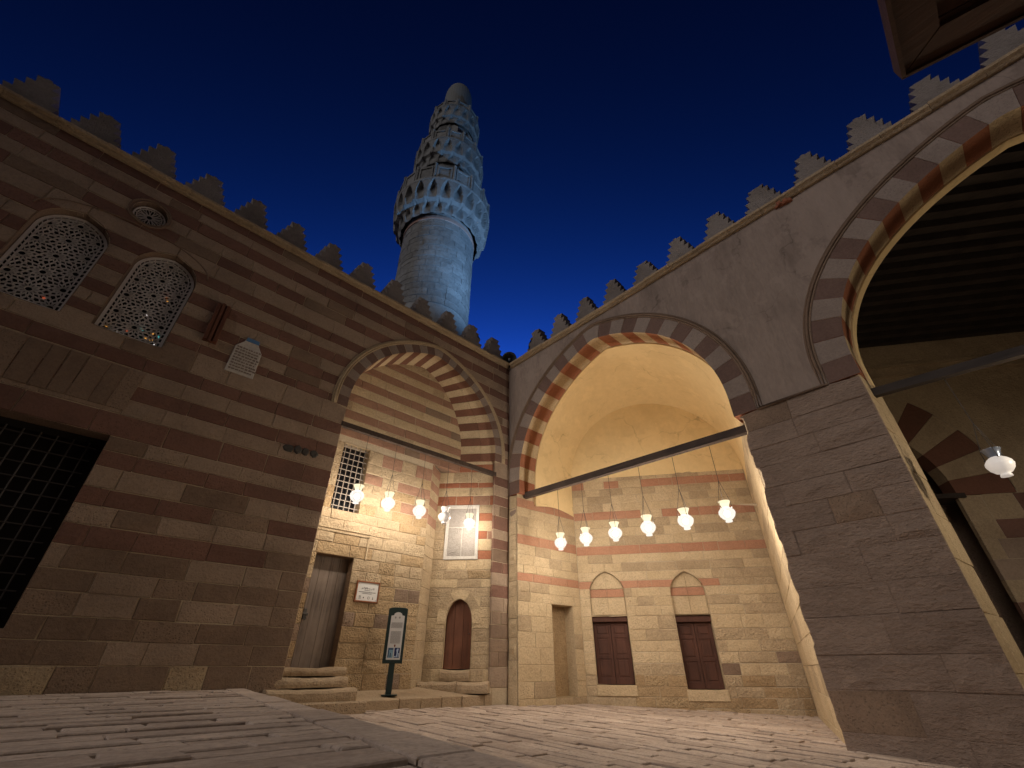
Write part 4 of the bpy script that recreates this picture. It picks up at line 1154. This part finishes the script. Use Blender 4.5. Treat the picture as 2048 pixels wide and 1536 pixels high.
# ------------------------------------------------------------------ signs
pl = thing('framed_plaque', 'small white plaque with lettering in a brown wooden frame beside the weathered door', 'plaque', (4.6, YB, 1.97))
def on(fr, u0, u1, z0, z1, d0, d1, ins=0): return prism(fr, [(u0,z0),(u1,z0),(u1,z1),(u0,z1)], d0, d1, ins)
mesh_obj('panel', *on(F_aback, 4.36, 4.82, 1.80, 2.13, .005, .030), M['paper'], pl)
mb = MB()
for a in ((4.33,4.36,1.77,2.16),(4.82,4.85,1.77,2.16),(4.36,4.82,2.13,2.16),(4.36,4.82,1.77,1.80)): mb.add(*on(F_aback, *a, .0, .045, .006))
mb.build('frame', M['framew'], pl)
mb = MB(); u = 4.45
random.seed(31)
while u < 4.73:                                # cursive title line
    w = random.uniform(.012, .035); z = 2.02+random.uniform(-.006,.006)
    mb.add(*on(F_aback, u, u+w, z, z+.009, .028, .032))
    if random.random() < .6: mb.add(*on(F_aback, u+w*.3, u+w*.3+.007, z, z+random.uniform(.02,.03), .028, .032))
    if random.random() < .4: mb.add(*on(F_aback, u+w*.5, u+w*.5+.007, z-.018, z-.010, .028, .032))
    u += w+random.choice((0, 0, .012))
for u0, u1, z in ((4.52,4.64,1.985),):
    u = u0
    while u < u1: w = random.uniform(.01,.025); mb.add(*on(F_aback, u, u+w, z, z+.008, .028, .032)); u += w+.004
u = 4.40
while u < 4.77: w = random.uniform(.006,.014); mb.add(*on(F_aback, u, u+w, 1.95, 1.962, .028, .031)); u += w+.003
u = 4.48
while u < 4.68: w = random.uniform(.006,.014); mb.add(*on(F_aback, u, u+w, 1.925, 1.936, .028, .031)); u += w+.003
for k in range(12):                            # emblem ring
    a = k*math.pi/6; mb.bar(F_aback(4.63+.022*math.cos(a), 1.855+.022*math.sin(a), .031), F_aback(4.63+.022*math.cos(a+.5), 1.855+.022*math.sin(a+.5), .031), .006, .003, up=(0,1,0))
mb.add(*prism(F_aback, [(4.52+.013*math.cos(i), 1.855+.015*math.sin(i)) for i in range(6)], .028, .032))
for u in (4.42, 4.435, 4.45): mb.add(*on(F_aback, u, u+.007, 1.845, 1.89, .028, .031))
mb.add(*on(F_aback, 4.41, 4.465, 1.83, 1.836, .028, .031))
mb.add(*on(F_aback, 4.72, 4.73, 1.83, 1.875, .028, .032)); mb.add(*on(F_aback, 4.712, 4.738, 1.832, 1.842, .028, .032))
for u in (4.38, 4.80):
    for z in (1.82, 2.11): mb.add(*prism(F_aback, [(u+.006*math.cos(i), z+.006*math.sin(i)) for i in range(6)], .028, .033))
mb.build('lettering', M['inkd'], pl)['kind'] = 'stuff'

SB = Vector((5.10, 8.72)); sdv = Vector((.86, -.51)).normalized(); lean = .02
F_sg = Frame(SB, sdv, (-.51, -.86))
sg = thing('information_stand', 'slim dark green information stand with white text panel and two photos', 'sign', (SB.x, SB.y, .24))
mesh_obj('post', *on(F_sg, -.055, .055, .22, .76, -.02, .02, .004), M['signg'], sg)
mesh_obj('base_plate', *on(F_sg, -.12, .16, .235, .25, -.1, .12), M['signg'], sg)
top = [(-.185,.73),(.185,.73),(.185,1.66),(.12,1.676),(.0,1.682),(-.12,1.676),(-.185,1.66)]
mesh_obj('board', *prism(F_sg, top, -.02, .025, .004), M['signg'], sg)
pp = [(-.125,.79),(.135,.79),(.135,1.53),(.085,1.54),(.075,1.57),(.04,1.59),(.005,1.595),(-.03,1.59),(-.065,1.57),(-.075,1.54),(-.125,1.53)]
mesh_obj('text_panel', *prism(F_sg, pp, .02, .029), M['paper'], sg)
mb = MB()
def textblock(u0, u1, z0, z1, lh):
    z = z1-lh
    while z > z0:
        u = u0
        while u < u1:
            w = min(random.uniform(.008,.03), u1-u); mb.add(*on(F_sg, u, u+w, z, z+lh*.55, .028, .0305)); u += w+.004
        z -= lh
textblock(-.105, .110, 1.31, 1.42, .0125); textblock(-.09, .10, 1.05, 1.27, .0125); textblock(-.04, .05, 1.285, 1.297, .012); textblock(-.05,.06,1.435,1.445,.010)
for c in (-.04, .04):
    mb.add(*prism(F_sg, [(c+.016*math.cos(i*.8), 1.50+.02*math.sin(i*.8)) for i in range(8)], .028, .031))
mb.build('lettering', M['ink'], sg)['kind'] = 'stuff'
mesh_obj('emblem', *prism(F_sg, [(.01+.015*math.cos(i*.8), 1.02+.024*math.sin(i*.8)) for i in range(8)], .028, .031), M['framew'], sg)
ph = mesh_obj('photo', *on(F_sg, -.105, -.005, .82, .985, .028, .032), M['photoa'], sg)
mb = MB(); mb.add(*on(F_sg, -.10, -.01, .955, .975, .031, .0335)); mb.add(*on(F_sg, -.10, -.085, .83, .95, .031, .0335)); mb.add(*on(F_sg, -.06, -.045, .83, .90, .031, .0335)); mb.build('photo_shapes', M['photob'], ph)
ph = mesh_obj('photo', *on(F_sg, .015, .115, .82, .985, .028, .032), M['photob'], sg)
mb = MB(); mb.add(*prism(F_sg, [(.055,.83),(.075,.83),(.085,.92),(.092,.97),(.07,.975),(.05,.95),(.062,.90)], .031, .0335)); mb.add(*on(F_sg, .02, .05, .83, .85, .031, .0335)); mb.add(*on(F_sg, .09, .105, .83, .90, .031, .0335)); mb.build('photo_shapes', M['photoc'], ph)
random.seed(99)

# horn loudspeaker in the roof corner
hp = Vector((XR-.02, YL-.02, 9.12)); hd = Vector((-.62, -.62, -.28)).normalized()
ho = thing('horn_loudspeaker', 'dark grey round horn loudspeaker at the roof corner', 'loudspeaker', hp)
def swept(prof, n=20):
    a = hd.cross(Vector((0,0,1))).normalized(); b = hd.cross(a); vs, fs = [], []
    for (r_, l) in prof:
        for k in range(n): vs.append(hp + hd*l + a*(r_*math.cos(2*math.pi*k/n)) + b*(r_*math.sin(2*math.pi*k/n)))
    for i in range(len(prof)-1):
        for k in range(n): fs.append((i*n+k, i*n+(k+1)%n, (i+1)*n+(k+1)%n, (i+1)*n+k))
    fs.append(tuple(range(n))[::-1]); fs.append(tuple((len(prof)-1)*n+k for k in range(n)))
    return vs, fs
mesh_obj('bell', *swept([(.10,-.30),(.12,-.28),(.12,-.08),(.19,.0),(.235,.06),(.24,.075),(.225,.07),(.15,-.02),(.10,-.10)]), M['horn'], ho, smooth=True)
mesh_obj('driver', *swept([(.02,-.12),(.055,-.10),(.05,-.02),(.02,.01),(.001,.012)]), M['chrome'], ho, smooth=True)
mb = MB(); mb.bar(hp-hd*.2, hp-hd*.2+Vector((0,0,-.25)), .04, .06); mb.build('bracket', M['iron'], ho)

# ------------------------------------------------------------------ minaret
MX, MY = 8.30, 14.83
mi = thing('minaret', 'tall carved stone minaret with three balconies, lit blue against the night sky', 'minaret', (MX, MY, 0))
def polar(r, a, z): return (MX+r*math.cos(a), MY+r*math.sin(a), z)
def drum(name, prof, n=48, mat=None): 
    mb = MB(); mb.lathe((MX, MY, 0), prof, n); return mb.build(name, mat or M['minaret'], mi)
drum('shaft_core', [(1.930,0),(1.928,21.0)], 48, M['mortm'] if 'mortm' in M else M['minaret'])
# courses of stone on the visible part of the shaft (front half), one object per stone
cam_az = math.atan2(-MY, -MX)
z = 14.6; cnt = 0; rest = MB()
while z < 20.45:
    h = random.uniform(.30, .44); a = cam_az - 1.75 + random.random()*.2
    while a < cam_az + 1.75:
        da_ = random.uniform(.26, .55); r0 = 1.955 + random.uniform(-.012, .016); k = 4; g = .004
        vs = []
        for zz in (z+.012, z+h-.012):
            for rr in (1.88, r0):
                for i in range(k+1): vs.append(polar(rr, a+g+(da_-2*g)*i/k, zz))
        n = k+1; fs = []
        for i in range(k):
            fs += [(n+i, n+i+1, 3*n+i+1, 3*n+i), (2*n+i, 3*n+i, 3*n+i+1, 2*n+i+1), (i, i+1, n+i+1, n+i)]
        fs += [(0, n, 3*n, 2*n), (k, 2*n+k, 3*n+k, n+k)]
        if cnt < 290: mesh_obj('stone_block', vs, fs, M['minaret'], mi); cnt += 1
        else: rest.add(vs, fs)
        a += da_
    z += h
if rest.v: rest.build('stone_courses', M['minaret'], mi)['kind'] = 'stuff'
drum('red_band', [(1.94,20.46),(1.985,20.47),(1.985,20.73),(1.94,20.74)], 48, M['minband'])
def muqarnas(z0, z1, r0, r1, N, tiers=3):
    """tiers of pointed niches stepping outwards"""
    nth = N*16; rowsn = tiers*9; vs, fs = [], []
    for j in range(rowsn+1):
        t = j/rowsn; tier = 0 if t < .36 else 1; tt = t/.36 if tier == 0 else (t-.36)/.64
        z = z0+(z1-z0)*t
        ro = r0 + (r1-r0)*((tier + .55 + .45*tt**.5)/tiers)
        rin = r0 + (r1-r0)*((tier - .25)/tiers)*.95
        for k in range(nth):
            f = (k/16 + (.5 if tier % 2 else 0)) % 1.0; x = abs(f-.5)*2      # 0 centre of niche .. 1 rib
            w = .66*(1 - max(0, (tt-.5)/.5)**1.4)                              # pointed niche narrowing upwards
            if x < w: q = (1-(x/w)**2)**.5; r_ = ro - (ro-rin)*min(1, q**.6)*(.22+.55*tt)*(.6 if tier == 0 else 1)
            else: r_ = ro
            vs.append(polar(r_, 2*math.pi*k/nth, z))
    for j in range(rowsn):
        for k in range(nth): fs.append((j*nth+k, j*nth+(k+1)%nth, (j+1)*nth+(k+1)%nth, (j+1)*nth+k))
    return mesh_obj('muqarnas', vs, fs, M['minaret'], mi, rnd=.45)
def balcony(z0, r, h, N):
    drum('balcony_floor', [(r*.6,z0),(r+.06,z0),(r+.10,z0+.06),(r+.10,z0+.20),(r+.02,z0+.24),(r*.6,z0+.24)], N*2)
    for k in range(N):
        a0 = 2*math.pi*k/N; a1 = 2*math.pi*(k+1)/N; am = (a0+a1)/2; w = .065
        mb = MB()
        p0, p1 = polar(r, a0+.045, 0), polar(r, a1-.045, 0)
        fr = Frame(p0[:2], (p1[0]-p0[0], p1[1]-p0[1]), (math.cos(am), math.sin(am))); L = math.hypot(p1[0]-p0[0], p1[1]-p0[1])
        mb.add(*on(fr, 0, L, z0+.24, z0+h*.92, -.10, -.02)); 
        for a, b, c, d in ((0,.09,.24,h*.92),(L-.09,L,.24,h*.92),(.09,L-.09,.24,.36),(.09,L-.09,h*.82,h*.92)): mb.add(*on(fr, a, b, z0+c, z0+d, -.03, .03))
        mb.build('balustrade_panel', M['minaret'], mi)
        mb = MB(); c = polar(r, a0, z0+.24); mb.lathe(c, [(.085,0),(.085,h-.24),(.10,h-.22),(.06,h-.12),(.02,h-.05)], 8); mb.build('baluster', M['minaret'], mi)
muqarnas(20.7, 22.75, 1.95, 2.78, 24, 2)
balcony(22.75, 2.70, 1.5, 16)
drum('upper_shaft', [(1.78,22.8),(1.75,26.4)], 16)
muqarnas(26.0, 27.9, 1.72, 2.24, 20, 2)
balcony(27.9, 2.15, 1.25, 14)
drum('upper_shaft', [(1.42,28.0),(1.40,31.7)], 8)
for k in range(8):                                   # triangular buttresses of the third storey
    a = 2*math.pi*(k+.5)/8; mb = MB()
    mb.add([polar(1.33,a-.30,28.1), polar(1.58,a,28.1), polar(1.33,a+.30,28.1), polar(1.33,a-.30,31.4), polar(1.58,a,30.8), polar(1.33,a+.30,31.4)], [(0,1,4,3),(1,2,5,4),(3,4,5)]); mb.build('buttress', M['minaret'], mi)
muqarnas(31.3, 33.0, 1.40, 1.78, 18, 2)
balcony(33.0, 1.70, 1.0, 12)
M['minpl'] = plain('smooth minaret top', (.15,.158,.165), .8, .2, noise=.15)
drum('cap', [(1.06,33.1),(1.04,37.3),(1.0,37.9),(.88,38.5),(.63,38.95),(.3,39.2),(.05,39.25)], 32, M['minpl'])
# floodlight on the roof that washes the minaret
fp = Vector((11.6, 4.6, 9.25))
fo = thing('floodlight', 'blue white floodlight on the roof behind the parapet, beside the minaret', 'floodlight', fp)
mb = MB(); mb.box(fp.x-.2, fp.x+.2, fp.y-.16, fp.y+.16, fp.z-.12, fp.z+.1); mb.build('housing', M['horn'], fo)
sp = bpy.data.lights.new('flood_beam', 'SPOT'); spo = bpy.data.objects.new('flood_beam', sp); COL.objects.link(spo); spo.parent = fo
spo.location = (0, 0, .3); sp.energy = 3300; sp.color = (.30, .58, 1.0); sp.spot_size = R(66); sp.spot_blend = .8; sp.shadow_soft_size = .2
spo.rotation_euler = (Vector((MX, MY, 25)) - fp).to_track_quat('-Z', 'Y').to_euler()
# roof deck behind the walls that carries it
rd = mesh_obj('roof', [(7.90,8.48,8.6),(22,8.48,8.6),(22,22,8.6),(7.90,22,8.6), (-5.3,8.48,8.6),(7.90,8.48,8.6),(7.90,22,8.6),(-5.3,22,8.6), (7.90,-8,8.6),(22,-8,8.6),(22,8.48,8.6),(7.90,8.48,8.6)], [(0,1,2,3),(4,5,6,7),(8,9,10,11)], M['plaster']); structure(rd)
shell = [(-5.3,8.48),(-5.3,22),(22,22),(22,-8),(7.90,-8)]
structure(mesh_obj('light_block_wall', [(x, y, z) for z in (-.6, 8.62) for x, y in shell], [(i, i+1, 5+i+1, 5+i) for i in range(4)], M['plaster']))  # unseen wall added to stop light leaking in behind the court walls

# ------------------------------------------------------------------ wooden canopy corner
cp = thing('wooden_canopy', 'dark brown boarded canopy corner overhead at the top right', 'canopy', (3.25, -.94, 4.5))
c0 = Vector((3.25, -.94)); eX = Vector((-1, -.03)).normalized(); eY = Vector((.22, -.97)).normalized()
cpnt = lambda a, b, z: (c0.x+eX.x*a+eY.x*b, c0.y+eX.y*a+eY.y*b, z)
LXc, LYc = 4.2, 3.6
for i in range(18):
    a0, a1 = .07+.23*i, .07+.23*(i+1)-.008; rr = random.uniform(-.004,.004)
    vs = [cpnt(a,b,4.53+rr+dz) for dz in (0,.03) for a,b in ((a0,.07),(a1,.07),(a1,LYc),(a0,LYc))]
    mesh_obj('board', vs, [(0,1,2,3),(7,6,5,4),(0,4,5,1),(1,5,6,2),(2,6,7,3),(3,7,4,0)], M['canopy'], cp)
def flat(name, pts, z0, z1, mat):
    n = len(pts); vs = [cpnt(a, b, z0) for a, b in pts]+[cpnt(a, b, z1) for a, b in pts]
    return mesh_obj(name, vs, [tuple(range(n)), tuple(range(n, 2*n))[::-1]]+[(i, n+i, n+(i+1)%n, (i+1)%n) for i in range(n)], mat, cp)
flat('border_board', [(.03,.03),(LXc,.03),(LXc,.26),(.26,.26)], 4.485, 4.528, M['canopy'])
flat('border_board', [(.027,.035),(.255,.265),(.255,LYc),(.027,LYc)], 4.483, 4.528, M['canopy'])
flat('edge_trim', [(0,0),(LXc,0),(LXc,.028),(.025,.028)], 4.46, 4.60, M['canopy'])
flat('edge_trim', [(0,.002),(.025,.03),(.025,LYc),(0,LYc)], 4.46, 4.60, M['canopy'])
for a, b in ((1.2, 2.6), (3.6, 2.6)):
    mb = MB(); p = cpnt(a, b, 0); mb.tube([(p[0],p[1],-.3),(p[0],p[1],4.54)], .10, 10); mb.build('post', M['canopy'], cp, smooth=True)
